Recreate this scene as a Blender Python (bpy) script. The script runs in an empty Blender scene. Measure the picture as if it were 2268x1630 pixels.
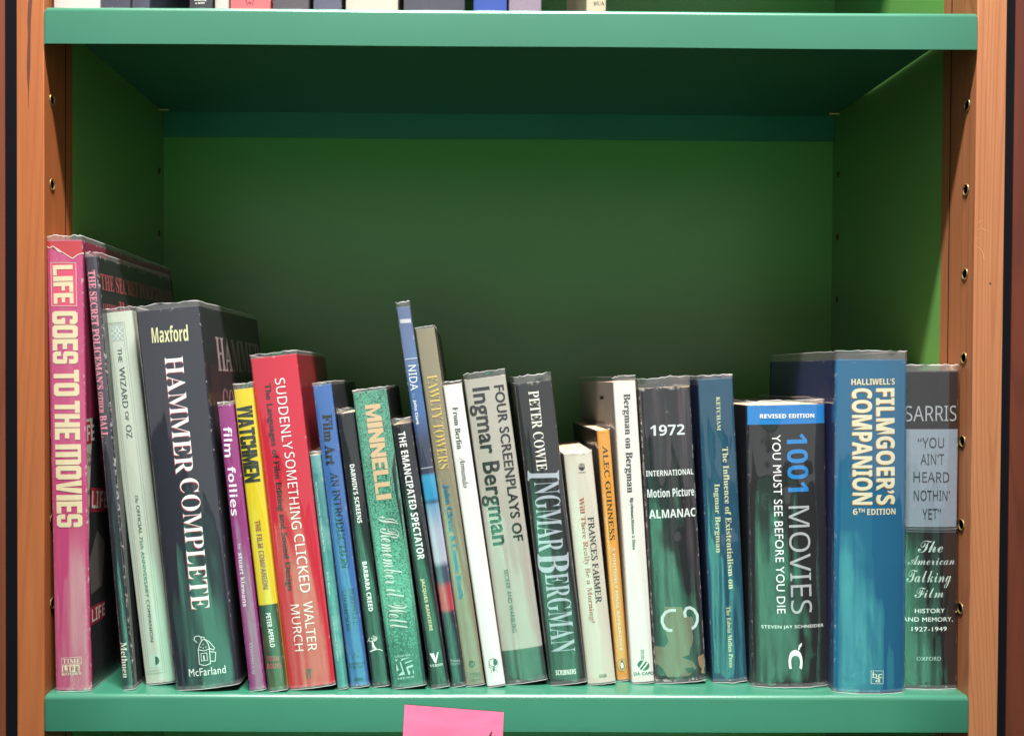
import bpy, bmesh, math, random
from mathutils import Matrix, Vector, noise
from math import radians, sin, cos, pi

random.seed(7)
S = bpy.context.scene
COL = S.collection

# ---------------------------------------------------------------- camera
cd = bpy.data.cameras.new('camera')
cam = bpy.data.objects.new('camera', cd)
COL.objects.link(cam)
S.camera = cam
cd.sensor_width = 36.0
cd.lens = 2171.1 / 2268.0 * 36.0
cd.shift_x = 97.46 / 2268.0
cd.shift_y = 44.71 / 2268.0
cd.clip_start = 0.01
cd.clip_end = 60.0
cam.matrix_world = (Matrix.Translation((0.29359, -0.68161, 0.22537))
    @ Matrix.Rotation(-0.000388, 4, 'Z') @ Matrix.Rotation(-0.014811, 4, 'X')
    @ Matrix.Rotation(-0.005726, 4, 'Y') @ Matrix.Rotation(radians(90), 4, 'X'))

# ---------------------------------------------------------------- world and lamps
w = bpy.data.worlds.new('World')
S.world = w
w.use_nodes = True
bg = w.node_tree.nodes['Background']
bg.inputs['Color'].default_value = (0.97, 0.98, 1.0, 1)
bg.inputs['Strength'].default_value = 0.55

def area(name, loc, target, sx, sy, power, col):
    l = bpy.data.lights.new(name, 'AREA')
    l.shape = 'RECTANGLE'; l.size = sx; l.size_y = sy; l.energy = power; l.color = col
    o = bpy.data.objects.new(name, l); COL.objects.link(o)
    o.location = loc
    o.rotation_euler = (Vector(target) - Vector(loc)).to_track_quat('-Z', 'Y').to_euler()
    return o
# the strip lamp over the aisle, close to the bookcase
area('ceiling_strip_lamp', (0.33, -0.66, 2.24), (0.33, 0.0, 0.3), 0.75, 0.10, 300, (1.0, 0.94, 0.90))
# added lights, narrowed to brighten only the floor that the film mirrors
for lm in (area('floor_fill_light', (0.9, -3.9, 2.6), (0.9, -3.9, 0.0), 1.8, 0.5, 150, (1.0, 0.95, 0.90)),
           area('floor_fill_light', (-0.6, -6.0, 2.6), (-0.6, -6.0, 0.0), 2.4, 0.6, 200, (1.0, 0.95, 0.90))):
    lm.data.spread = radians(80)

S.view_settings.view_transform = 'Standard'
S.view_settings.look = 'None'
S.view_settings.exposure = 0.0
S.view_settings.gamma = 1.0
S.render.engine = 'CYCLES'
S.cycles.max_bounces = 7
S.cycles.diffuse_bounces = 3
S.cycles.glossy_bounces = 3
S.cycles.transparent_max_bounces = 16
S.cycles.caustics_reflective = False
S.cycles.caustics_refractive = False
S.cycles.sample_clamp_indirect = 4.0

MM = 0.001
H = 0.45184          # deck to underside of the next shelf's lip
T = 0.025676         # lip height
WID = 0.645

# ---------------------------------------------------------------- helpers
def lin(c):
    def f(v):
        v = v / 255.0
        return v / 12.92 if v <= 0.04045 else ((v + 0.055) / 1.055) ** 2.4
    return (f(c[0]), f(c[1]), f(c[2]), 1.0)

def new_mat(name):
    m = bpy.data.materials.new(name); m.use_nodes = True
    nt = m.node_tree
    return m, nt, nt.nodes['Principled BSDF']

def node(nt, typ, **kw):
    n = nt.nodes.new(typ)
    for k, v in kw.items():
        if hasattr(n, k) and not k[0].isupper():
            setattr(n, k, v)
        else:
            n.inputs[k].default_value = v
    return n

def mathn(nt, op, a, b=None, clamp=False):
    n = nt.nodes.new('ShaderNodeMath'); n.operation = op; n.use_clamp = clamp
    for i, v in enumerate((a, b)):
        if v is None: continue
        if isinstance(v, (int, float)): n.inputs[i].default_value = v
        else: nt.links.new(v, n.inputs[i])
    return n.outputs[0]

def mix(nt, fac, a, b, blend='MIX'):
    n = nt.nodes.new('ShaderNodeMix'); n.data_type = 'RGBA'; n.blend_type = blend
    for i, v in ((0, fac), (6, a), (7, b)):
        if isinstance(v, (int, float)): n.inputs[i].default_value = v
        elif isinstance(v, tuple): n.inputs[i].default_value = v
        else: nt.links.new(v, n.inputs[i])
    return n.outputs[2]

def coords(nt, scale=(1, 1, 1), kind='Object', loc=(0, 0, 0)):
    tc = nt.nodes.new('ShaderNodeTexCoord'); mp = nt.nodes.new('ShaderNodeMapping')
    mp.inputs['Scale'].default_value = scale; mp.inputs['Location'].default_value = loc
    nt.links.new(tc.outputs[kind], mp.inputs['Vector'])
    return mp.outputs['Vector']

def noise_tex(nt, vec, scale, detail=2.0, rough=0.5, dist=0.0):
    n = nt.nodes.new('ShaderNodeTexNoise')
    n.inputs['Scale'].default_value = scale; n.inputs['Detail'].default_value = detail
    n.inputs['Roughness'].default_value = rough; n.inputs['Distortion'].default_value = dist
    nt.links.new(vec, n.inputs['Vector'])
    return n.outputs['Fac']

def ramp(nt, fac, stops, interp='LINEAR'):
    r = nt.nodes.new('ShaderNodeValToRGB'); r.color_ramp.interpolation = interp
    els = r.color_ramp.elements
    while len(els) > 1: els.remove(els[-1])
    els[0].position = stops[0][0]; els[0].color = stops[0][1]
    for p, c in stops[1:]:
        e = els.new(p); e.color = c
    nt.links.new(fac, r.inputs['Fac'])
    return r.outputs['Color']

def maprange(nt, v, a, b, c=0.0, d=1.0):
    n = nt.nodes.new('ShaderNodeMapRange')
    nt.links.new(v, n.inputs[0])
    for i, x in enumerate((a, b, c, d)): n.inputs[i + 1].default_value = x
    return n.outputs[0]

def bump(nt, height, strength, dist, b):
    n = nt.nodes.new('ShaderNodeBump'); n.inputs['Strength'].default_value = strength
    n.inputs['Distance'].default_value = dist
    nt.links.new(height, n.inputs['Height']); nt.links.new(n.outputs['Normal'], b.inputs['Normal'])

def obj(name, verts, faces, mats, parent=None, smooth=False, idx=None):
    me = bpy.data.meshes.new(name)
    me.from_pydata(verts, [], faces)
    for m in (mats if isinstance(mats, (list, tuple)) else [mats]): me.materials.append(m)
    if idx: me.polygons.foreach_set('material_index', idx)
    if smooth: me.polygons.foreach_set('use_smooth', [True] * len(me.polygons))
    me.update()
    o = bpy.data.objects.new(name, me); COL.objects.link(o)
    if parent is not None: o.parent = parent
    return o

def thing(name, label, cat, mw=None, group=None):
    o = bpy.data.objects.new(name, None); COL.objects.link(o)
    o.empty_display_size = 0.01
    if mw is not None: o.matrix_world = mw
    o['label'] = label; o['category'] = cat
    if group: o['group'] = group
    return o

def box(x0, x1, y0, y1, z0, z1):
    v = [(x0, y0, z0), (x1, y0, z0), (x1, y1, z0), (x0, y1, z0), (x0, y0, z1), (x1, y0, z1), (x1, y1, z1), (x0, y1, z1)]
    f = [(0, 3, 2, 1), (4, 5, 6, 7), (0, 1, 5, 4), (1, 2, 6, 5), (2, 3, 7, 6), (3, 0, 4, 7)]
    return v, f

def bevel(o, width, seg=3):
    m = o.modifiers.new('bevel', 'BEVEL'); m.width = width; m.segments = seg
    m.limit_method = 'ANGLE'; m.angle_limit = radians(40)
    for p in o.data.polygons: p.use_smooth = True
    try: o.data.set_sharp_from_angle(angle=radians(50))
    except Exception: pass

# ---------------------------------------------------------------- materials of the case
def wood_mat(name, base, dark, seed, grain=1.0, knot=0.0):
    m, nt, b = new_mat(name)
    v = coords(nt, (1, 1, 0.06), loc=(seed, seed * .7, seed * .3))
    n1 = noise_tex(nt, v, 130, 3, .6, .4)
    v2 = coords(nt, (1, 1, 0.045), loc=(seed * 2, 0, seed))
    warp = noise_tex(nt, v2, 22, 2, .5, .6)
    rings = mathn(nt, 'SINE', mathn(nt, 'MULTIPLY', warp, 210.0 * grain))
    rings = maprange(nt, rings, 0.25, 1.0)
    v3 = coords(nt, (1, 1, 0.02), loc=(0, seed, 0))
    fine = noise_tex(nt, v3, 900, 2, .6)
    big = noise_tex(nt, coords(nt, (1, 1, .3), loc=(seed, seed, 0)), 9, 2)
    c = mix(nt, maprange(nt, n1, .3, .75), lin(base), mix(nt, .45, lin(base), lin(dark)))
    c = mix(nt, mathn(nt, 'MULTIPLY', rings, .55 * knot + .25), c, lin(dark))
    c = mix(nt, maprange(nt, fine, .45, .85, 0, .28), c, lin(dark))
    c = mix(nt, maprange(nt, big, .35, .7, 0, .35), c, tuple(x * 1.12 for x in lin(base)[:3]) + (1,))
    nt.links.new(c, b.inputs['Base Color'])
    b.inputs['Roughness'].default_value = .48
    b.inputs['Specular IOR Level'].default_value = .35
    bump(nt, fine, .12, .0006, b)
    return m

def paint_mat(name, col, rough, bump_s=.06, scale=900, var=.05, spec=.5):
    m, nt, b = new_mat(name)
    v = coords(nt)
    n = noise_tex(nt, v, 7, 2)
    c = mix(nt, maprange(nt, n, .3, .7), tuple(x * (1 - var) for x in lin(col)[:3]) + (1,), tuple(min(1, x * (1 + var)) for x in lin(col)[:3]) + (1,))
    nt.links.new(c, b.inputs['Base Color'])
    b.inputs['Roughness'].default_value = rough
    b.inputs['Specular IOR Level'].default_value = spec
    if name.startswith('teal'):
        b.inputs['Coat Weight'].default_value = .35; b.inputs['Coat Roughness'].default_value = .2
    bump(nt, noise_tex(nt, v, scale, 2), bump_s, .0004, b)
    return m

WOOD_L = wood_mat('oiled_wood_left', (136, 77, 40), (98, 46, 22), 1.3, .5, 0.1)
WOOD_R = wood_mat('oiled_wood_right', (142, 92, 60), (108, 58, 32), 4.1, 1.15, .5)
SHELF = paint_mat('teal_powder_coat', (40, 94, 74), .27, .14, 1400, .04, .8)
SHELF_SHADE = paint_mat('teal_underside_shade', (34, 84, 66), .75, .2, 1400, .06, .12)  # darker matt copy; shade under the shelf put into its coat
PANEL = paint_mat('green_laminate', (84, 131, 66), .30, .03, 500, .03, .5)
DARKGAP = paint_mat('black_gap', (8, 9, 14), .9, .06, 900, .05, .05)
BRASS, nt, b = new_mat('dull_brass')
b.inputs['Base Color'].default_value = lin((150, 126, 84)); b.inputs['Metallic'].default_value = .7; b.inputs['Roughness'].default_value = .32
HOLE_SHADE = paint_mat('hole_shade', (40, 28, 18), .7)  # dark colour stands in for shade inside the pin holes
STREAK = paint_mat('dark_resin', (70, 30, 20), .5)

# ---------------------------------------------------------------- the bookcase
case = thing('bookcase', 'wooden bookcase with green laminate sides and back', 'bookcase')
ZB, ZT = -0.42, 1.02
def part(name, b6, mat, parent=case, bv=0.0):
    v, f = box(*b6)
    o = obj(name, v, f, mat, parent)
    if bv: bevel(o, bv)
    return o

def post(x0, x1, mat, inner):
    p = part('upright_post', (x0, x1, 0.0015, .0505, ZB, ZT), mat, case, .0008)
    return p
postL = post(-.0207, -.0014, WOOD_L, 1)
postR = post(WID + .0006, .6662, WOOD_R, -1)
part('side_panel', (-.0195, -.0015, .0507, .2700, ZB, ZT), PANEL)
part('side_panel', (WID + .0008, .6650, .0507, .2700, ZB, ZT), PANEL)
part('back_panel', (-.0195, .6650, .2702, .2780, ZB, ZT), PANEL)
# a joint line down each post, where a second lath is glued on behind the first
part('post_joint', (-.0015, -.00115, .0372, .0380, ZB, ZT), DARKGAP)
part('post_joint', (WID + .00035, WID + .0007, .0372, .0380, ZB, ZT), DARKGAP)

def ring(name, x, y, z, r, sgn, mat, parent, rim=.0006):
    # a ring on the solid surface: rim, shallow dish, dark disc for the hole's shade
    n = 20; v = []; f = []; idx = []
    prof = [(r + rim, 0.0), (r + rim * .6, .0005), (r, .0005), (r * .93, -.0002), (r * .88, -.0003)]
    for (rr, o_) in prof:
        for k in range(n):
            a = 2 * pi * k / n
            v.append((x + sgn * (o_ + .0002), y + rr * cos(a), z + rr * sin(a)))
    for j in range(len(prof) - 1):
        for k in range(n):
            f.append((j * n + k, j * n + (k + 1) % n, (j + 1) * n + (k + 1) % n, (j + 1) * n + k)); idx.append(0)
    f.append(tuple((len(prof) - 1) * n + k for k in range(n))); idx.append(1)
    return obj(name, v, f, [mat, HOLE_SHADE], parent, True, idx)
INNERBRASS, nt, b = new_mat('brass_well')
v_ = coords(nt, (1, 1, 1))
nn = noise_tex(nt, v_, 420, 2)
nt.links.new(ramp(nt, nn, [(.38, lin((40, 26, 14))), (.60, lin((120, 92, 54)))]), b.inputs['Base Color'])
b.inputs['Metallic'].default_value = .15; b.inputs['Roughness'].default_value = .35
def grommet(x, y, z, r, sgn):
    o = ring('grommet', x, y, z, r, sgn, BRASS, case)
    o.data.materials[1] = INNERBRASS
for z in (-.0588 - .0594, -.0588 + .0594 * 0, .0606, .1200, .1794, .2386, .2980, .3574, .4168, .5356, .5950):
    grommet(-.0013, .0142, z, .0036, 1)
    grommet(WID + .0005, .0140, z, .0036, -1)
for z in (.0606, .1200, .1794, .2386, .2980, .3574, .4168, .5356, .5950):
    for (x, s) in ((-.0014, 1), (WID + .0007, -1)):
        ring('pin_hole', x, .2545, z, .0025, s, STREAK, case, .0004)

# the dark resin streak high on the left post, and scratches on the right one
def strip(name, pts, ws, y, mat, parent):
    v = []; f = []
    for i, (x, z) in enumerate(pts):
        v += [(x - ws[i], y, z), (x + ws[i], y, z)]
    for i in range(len(pts) - 1): f.append((2 * i, 2 * i + 1, 2 * i + 3, 2 * i + 2))
    return obj(name, v, f, mat, parent)
strip('resin_streak', [(-.0098, .500), (-.0103, .488), (-.0112, .478), (-.0117, .468), (-.0116, .458), (-.0119, .446), (-.0121, .436), (-.0122, .428), (-.0121, .420), (-.0123, .408)],
      [.0008, .0010, .0013, .0012, .0009, .0011, .0012, .0008, .0003, .0001], .0013, STREAK, case)
SCR = paint_mat('scratch', (190, 140, 104), .5)
for pts in ([(.6475, .332), (.6500, .3335), (.6530, .3330)], [(.6470, .3275), (.6505, .3285), (.6525, .3270), (.6560, .3262)],
            [(.6468, .316), (.6485, .3145), (.6500, .314), (.6515, .311), (.6522, .306)], [(.6470, .322), (.6490, .321)]):
    strip('scratch', pts, [.00012] * len(pts), .0012, SCR, case)
KN = paint_mat('knot', (90, 48, 26), .6)
strip('pin_knot', [(.6563, .2912), (.6568, .2905), (.6572, .2898)], [.0002, .0006, .0002], .0012, KN, case)

# neighbouring cases, a dark gap on either side
nl = thing('bookcase_upright', 'brown wood edge of the next bookcase, left of the black gap', 'bookcase')
v, f = box(-.060, -.0287, .0015, .052, ZB, ZT); obj('upright_post', v, f, wood_mat('dark_brown_wood', (92, 44, 24), (60, 26, 14), 6.2, .6, .2), nl)  # darker brown than the posts of the main case
v, f = box(-.0286, -.0208, .0024, .050, ZB, ZT); obj('gap_filler', v, f, DARKGAP, nl)
nr = thing('bookcase_upright', 'dark red wood edge of the next bookcase, right of the black gap', 'bookcase')
v, f = box(.6720, .705, .0015, .052, ZB, ZT); obj('upright_post', v, f, wood_mat('dark_red_wood', (80, 32, 16), (44, 16, 8), 8.2, .6, .3), nr)
v, f = box(.6663, .6719, .0024, .050, ZB, ZT); obj('gap_filler', v, f, DARKGAP, nr)

# ---------------------------------------------------------------- shelves: folded sheet steel, lip at front and back
def shelf(name, label, z, tilt, yb=.2690):
    r = .0036; t = T; th = .0016
    out = [(0.0, -t), (0.0, -r)]
    for k in range(1, 9):
        a = pi / 2 * k / 8
        out.append((r - r * cos(a), -r + r * sin(a)))
    out += [(yb - .0012, 0), (yb, -.0012), (yb, -t)]
    inn = [(yb - th, -t), (yb - th, -th), (r, -th), (th, -r), (th, -t)]
    prof = out + inn
    n = len(prof); v = []; f = []
    xs = [-.0011, .0002, .0012] + [.0014 + (WID - .0028) * i / 12 for i in range(1, 12)] + [WID - .0012, WID - .0004, WID + .0003]
    ins = {0: .0012, 1: .0005, len(xs) - 1: .0012, len(xs) - 2: .0005}
    for i, x in enumerate(xs):
        for (y, zz) in prof:
            dy = ins.get(i, 0) if y < r else 0
            dz = -ins.get(i, 0) if zz > -r and y < .2 else 0
            v.append((x, y + dy, zz + dz + .00018 * sin(x * 23 + z * 50)))
    idx = []; under = len(out) + 1          # underside of the folded sheet, in the darkened coat
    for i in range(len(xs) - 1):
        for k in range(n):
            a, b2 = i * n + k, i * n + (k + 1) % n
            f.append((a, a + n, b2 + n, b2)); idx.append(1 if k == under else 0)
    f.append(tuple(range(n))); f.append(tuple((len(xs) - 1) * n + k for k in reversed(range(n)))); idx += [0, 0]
    o = obj(name, v, f, [SHELF, SHELF_SHADE], None, True, idx)
    try: o.data.set_sharp_from_angle(angle=radians(42))
    except Exception: pass
    o.location = (0, -.0006, z); o.rotation_euler = (0, -math.atan2(tilt, WID), 0)
    o['label'] = label; o['category'] = 'shelf'; o['group'] = 'green metal shelves of the bookcase'
    return o
shelf('metal_shelf', 'green metal shelf carrying the main row of books', 0.0, .00257)
shelf('metal_shelf', 'green metal shelf across the top of the photo, empty space below it', H + T, -.00082)
shelf('metal_shelf', 'green metal shelf above the photo frame, covering the top row of books', .885, 0)
shelf('metal_shelf', 'green metal shelf below the photo frame', -.40, 0)

# brass pins carrying the upper shelf at the back
for (x, s) in ((-.0019, 1), (WID + .0011, -1)):
    n = 12; L = .0095; r = .0013; v = []; f = []
    for i, q in enumerate((0, L, L + .0006)):
        rr = r if i < 2 else r * .6
        for k in range(n):
            a = 2 * pi * k / n
            v.append((x + s * q, .2545 + rr * cos(a), H + .0226 + rr * sin(a)))
    for i in range(2):
        for k in range(n): f.append((i * n + k, i * n + (k + 1) % n, (i + 1) * n + (k + 1) % n, (i + 1) * n + k))
    f.append(tuple(2 * n + k for k in range(n)))
    obj('shelf_pin', v, f, BRASS, case, True)

# ---------------------------------------------------------------- aisle floor (seen mirrored in the plastic film)
FLOOR = paint_mat('green_carpet', (84, 176, 142), .9, .3, 60, .2, .2)
v, f = box(-2.9, 3.6, -12.0, -2.6, -1.16, -1.10)
fl = obj('floor', v, f, FLOOR); fl['kind'] = 'structure'
v, f = box(-9, 10, -14.0, 1.0, -1.24, -1.165)
fl = obj('added_dark_floor', v, f, paint_mat('dark_bounce_block', (30, 30, 32), .95, .3, 60, .2, .1)); fl['kind'] = 'structure'  # added near floor, kept dark to hold back bounce under the shelf

# ---- the books: origin, lean, size in mm (spine frame), print in mm from the foot of the spine
BOOKS = [
 dict(k='life', label='magenta hardback with torn red head and cream block letters, against the left post', o=[4.55, 6.0, 1.22], a=1.16, yaw=0, w=24.83, h=315.64, d=205, bulge=1.0, col=(196, 64, 120), side=(150, 38, 80), hard=1, ext=3.2, wr=0.25, spec='life', items=[
   ('P','S',(196,38,48),[(0.54,315.2),(0.55,311.64),(1.72,310.47),(3.23,310.71),(4.75,311.58),(10.68,307.86),(15.34,304.79),(18.51,302.82),(22.22,305.55),(25.15,306.36),(25.32,314.84)],0,'torn_cloth'),
   ('L','S',(240,215,205),0.55,[(0.54,311.52),(1.72,310.39),(3.23,310.62),(4.75,311.58),(10.67,307.64),(15.33,304.58),(18.51,302.69),(22.21,305.46),(25.45,306.57)],'printed_line'),
   ('P','S',(240,215,205),[(4.75,311.37),(6.03,311.14),(10.89,307.86),(10.44,306.79),(8.11,307.9)],1,'torn_paper'),
   ('P','S',(226,66,106),[(3.01,300.05),(20.59,299.58),(20.62,269.57),(3.11,269.82)],0,'red_label'),
   ('L','S',(240,205,190),0.35,[(3.01,300.05),(20.59,299.58),(20.62,269.57),(3.11,269.82),(3.01,300.05)],'printed_line'),
   ('T','S','LIFE','block',(236,218,178),[11.42,298.21,11.64,271.2,13.94],{}),
   ('T','S','GOES','block',(236,218,178),[12.23,266.05,11.9,229.24,17.71],{}),
   ('T','S','TO','block',(236,218,178),[12.35,224.93,12.3,206.66,17.83],{}),
   ('T','S','THE','block',(236,218,178),[12.49,203.28,12.22,176.03,17.65],{}),
   ('T','S','MOVIES','block',(236,218,178),[12.49,172.88,12.56,114.7,17.9],{}),
   ('L','S',(238,215,190),0.3,[(4.85,22.66),(18.89,23.32),(18.79,18.34),(4.97,17.89),(4.85,22.66)],'printed_line'),
   ('T','S','TIME','serif',(238,215,190),[5.66,20.26,18.4,20.51,3.25],{}),
   ('P','S',(238,215,190),[(4.85,17.46),(17.48,17.71),(17.38,12.72),(4.86,12.47)],0,'publisher_mark'),
   ('T','S','LIFE','sansb',(180,50,95),[5.99,15.06,17.0,15.11,3.47],{'l': 2}),
   ('T','S','BOOKS','sansb',(238,215,190),[4.83,11.06,18.66,11.73,1.84],{}),
   ('P','R',(205,205,190),[(-5.1,190.1),(13.15,190.72),(5.49,142.42),(1.03,99.1),(-5.31,99.69)],0,'cover_picture'),
   ('P','R',(190,30,55),[(-4.95,188.31),(8.53,188.13),(9.38,172.71),(-4.54,172.49)],1,'red_label'),
   ('T','R','FE','sansb',(225,215,205),[-4.76,180.21,8.74,180.12,11.52],{'l': 3}),
   ('T','R','DA','sans',(90,60,60),[-5.07,164.73,1.61,164.46,3.36],{'l': 2}),
   ('T','R','AR','sans',(90,60,60),[-5.12,158.96,1.56,158.63,3.36],{'l': 2}),
   ('T','R','do','sans',(40,40,40),[-4.91,139.27,2.16,138.9,3.83],{'l': 2}),
   ('T','R','afi','sans',(40,40,40),[-6.48,127.92,2.17,127.21,3.82],{'l': 2}),
   ('T','R','fta','sans',(40,40,40),[-5.22,122.53,4.99,121.25,3.83],{'l': 2}),
   ('P','R',(34,33,36),[(13.15,190.72),(6.12,142.34),(1.03,99.1),(-6.07,63.9),(-5.93,34.86),(4.49,30.9),(3.72,0.02),(51.3,-1.85),(55.45,73.01),(25.86,157.7),(24.96,190.95)],0,'cover_picture'),
   ('P','R',(105,100,95),[(1.41,90.36),(17.29,109.49),(31.61,98.16),(23.96,68.13),(3.51,66.03)],1,'cover_picture'),
   ('P','R',(185,28,50),[(6.96,141.36),(31.58,138.14),(34.73,120.17),(5.19,124.44)],1,'red_label'),
   ('T','R','LIFE','sansb',(225,215,205),[8.17,132.77,37.97,128.94,12.21],{'l': 3}),
   ('P','R',(185,28,50),[(1.64,57.22),(29.36,56.46),(29.61,44.09),(2.37,44.33)],1,'red_label'),
   ('T','R','LIFE','sansb',(225,215,205),[3.83,50.71,28.42,50.25,9.14],{'l': 3}),
 ]),
 dict(k='policeman', label='thin black paperback with pink serif title, second from the left post', o=[51.01, 9.45, 1.4], a=5.09, yaw=0, w=8.22, h=305.74, d=175, bulge=0.8, col=(30, 32, 46), side=(26, 27, 33), hard=0, ext=3.0, wr=0.35, spec='worn', items=[
   ('T','S','THE SECRET POLICEMAN’S','slab',(238,140,165),[3.87,295.86,2.47,211.99,5.16],{}),
   ('T','S','OTHER','slab',(238,140,165),[2.74,210.23,2.05,195.11,3.45],{}),
   ('T','S','BALL','slab',(238,140,165),[2.9,193.73,2.81,178.0,5.17],{}),
   ('T','S','Methuen','serif',(235,230,215),[3.06,32.73,2.45,7.42,4.32],{}),
   ('T','R','THE SECRET POLICEMAN’S','serif',(190,85,95),[3.01,288.06,175.22,288.96,11.67],{}),
   ('T','R','OTHER','serif',(190,85,95),[3.43,270.26,31.37,270.37,4.64],{}),
   ('T','R','BALL','serif',(190,85,95),[35.76,272.71,86.24,272.53,7.18],{}),
 ]),
 dict(k='wizard', label='pale mint hardback with thin frames on its spine, left of the widest charcoal book', o=[63.38, 19.83, 1.45], a=6.83, yaw=0, w=21.52, h=267.02, d=180, bulge=1.2, col=(206, 214, 198), side=(190, 196, 180), hard=1, ext=3.0, wr=0.3, spec='', items=[
   ('L','S',(150,175,165),0.3,[(3.97,259.86),(15.82,259.39),(15.37,7.2),(2.61,7.1),(3.97,259.86)],'printed_line'),
   ('L','S',(150,175,165),0.25,[(5.14,258.62),(14.35,258.12),(13.95,9.25),(4.16,8.92),(5.14,258.62)],'printed_line'),
   ('P','S',(176,196,188),[(5.86,257.22),(14.65,256.99),(14.27,246.35),(5.7,246.66)],0,'ornament'),
   ('L','S',(238,240,230),0.3,[(6.21,256.52),(13.99,246.82)],'printed_line'),
   ('L','S',(238,240,230),0.3,[(14.34,256.25),(6.1,247.28)],'printed_line'),
   ('L','S',(238,240,230),0.3,[(10.32,256.71),(11.48,253.5),(14.0,251.56),(11.42,250.2),(10.02,246.83),(8.78,250.28),(5.89,251.93),(8.73,253.59),(10.32,256.71)],'printed_line'),
   ('T','S','THE','sans',(60,78,80),[10.24,241.3,9.84,231.42,3.05],{}),
   ('T','S','WIZARD','sans',(60,78,80),[10.28,227.73,9.68,198.56,4.14],{}),
   ('T','S','OF','sans',(60,78,80),[10.11,195.75,9.66,189.18,2.72],{}),
   ('T','S','OZ','sans',(60,78,80),[10.18,186.14,9.94,176.66,4.14],{}),
   ('T','S','The','serifi',(60,90,85),[9.95,135.9,9.79,129.94,2.4],{}),
   ('T','S','OFFICIAL 75th ANNIVERSARY COMPANION','sans',(60,90,85),[9.94,128.38,8.64,29.88,2.4],{}),
   ('P','S',(196,222,208),[(5.63,21.33),(12.23,20.91),(11.96,11.15),(5.1,11.26)],0,'publisher_mark'),
   ('P','S',(30,60,55),[(9.45,19.0),(10.87,18.84),(12.03,17.37),(12.23,15.35),(11.37,13.66),(9.05,12.82)],1,'publisher_mark'),
 ]),
 dict(k='hammer', label='widest charcoal hardback with white red-edged capitals and a lantern drawing at its foot', o=[88.72, 8.3, 1.55], a=6.18, yaw=0, w=44.58, h=267.6, d=190, bulge=3.2, col=(40, 42, 56), side=(42, 42, 50), hard=1, ext=3.5, wr=0.45, spec='', items=[
   ('T','S','Maxford','sansb',(240,238,180),[10.19,249.9,35.61,249.02,11.54],{}),
   ('T','S','HAMMER','serifh',(248,244,240),[24.22,233.55,23.39,150.93,12.62],{'sh': (-0.55,-0.55,(205,60,80))}),
   ('T','S','COMPLETE','serifh',(248,244,240),[25.64,147.61,24.25,55.37,13.08],{'sh': (-0.55,-0.55,(205,60,80))}),
   ('T','S','McFarland','sans',(235,238,235),[11.06,11.16,36.89,11.06,5.4],{}),
   ('L','S',(232,235,232),0.45,[(19.49,26.98),(19.25,16.64),(22.92,15.39),(27.05,16.39),(27.39,26.71),(23.49,25.81),(19.49,26.98),(20.96,30.64),(23.03,33.7),(25.18,33.48),(26.98,30.03),(27.39,26.71)],'printed_line'),
   ('L','S',(232,235,232),0.45,[(22.17,33.79),(22.59,35.71),(24.5,35.29),(24.53,33.55)],'printed_line'),
   ('L','S',(232,235,232),0.45,[(19.25,31.91),(17.12,34.31),(18.32,36.37),(20.85,36.65),(22.35,35.52)],'printed_line'),
   ('L','S',(232,235,232),0.45,[(25.2,33.7),(27.91,31.57),(30.99,26.89),(29.98,25.58),(27.45,27.25)],'printed_line'),
   ('L','S',(232,235,232),0.45,[(27.5,24.74),(31.43,23.9),(30.45,17.68),(27.22,18.01)],'printed_line'),
   ('L','S',(232,235,232),0.35,[(21.13,24.08),(21.01,18.86),(25.14,18.87),(25.26,24.1),(21.13,24.08)],'printed_line'),
   ('L','S',(232,235,232),0.8,[(22.93,22.59),(23.02,19.31)],'printed_line'),
   ('L','S',(232,235,232),0.5,[(21.16,28.44),(21.86,28.81)],'printed_line'),
   ('L','S',(232,235,232),0.5,[(22.81,27.62),(23.51,27.98)],'printed_line'),
   ('L','S',(232,235,232),0.5,[(24.82,28.07),(25.51,28.43)],'printed_line'),
   ('L','S',(232,235,232),0.5,[(22.85,30.01),(23.54,30.38)],'printed_line'),
   ('T','R','HAMMER','serif',(185,175,178),[35.04,234.32,191.78,232.87,25.89],{'sh': (-1.5,-0.7,(140,50,60))}),
   ('P','R',(62,38,50),[(10.8,224.92),(33.05,225.87),(207.76,221.72),(185.53,156.06),(12.26,168.57)],0,'cover_picture'),
   ('T','R','COMPLETE','serif',(160,130,140),[38.08,195.94,226.15,188.08,24.99],{'l': 1,'sh': (-1.5,-0.7,(140,50,60))}),
 ]),
 dict(k='follies', label='slim purple paperback with white lowercase title, left of the yellow one', o=[140.86, 6.91, 1.76], a=6.58, yaw=0, w=11.49, h=201.44, d=140, bulge=0.7, col=(158, 48, 130), side=(120, 38, 105), hard=0, ext=2.2, wr=0.25, spec='', items=[
   ('T','S','film','sansb',(240,225,238),[5.63,185.93,4.15,164.7,6.01],{}),
   ('T','S','follies','sansb',(240,225,238),[5.13,157.95,3.88,123.27,5.65],{}),
   ('T','S','by','sans',(230,205,228),[4.4,103.33,4.3,99.18,2.92],{}),
   ('T','S','stuart klawans','sansb',(235,215,232),[4.52,97.02,3.72,58.96,3.1],{}),
   ('T','S','CONTINUUM','serifl',(225,195,222),[4.57,32.9,4.19,10.66,2.19],{}),
 ]),
 dict(k='watchmen', label='yellow paperback with black stencil-like capitals and dark green foot, between purple and red books', o=[154.25, 6.0, 1.82], a=6.76, yaw=0, w=13.41, h=212.76, d=150, bulge=0.9, col=(240, 214, 20), side=(225, 190, 20), hard=0, ext=4.0, wr=0.25, spec='', bands=[(59.9, (22, 48, 44)), (60.0, (240, 214, 20))], items=[
   ('T','S','WATCHMEN','block',(28,34,20),[6.39,200.7,6.24,147.1,11.08],{}),
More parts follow.
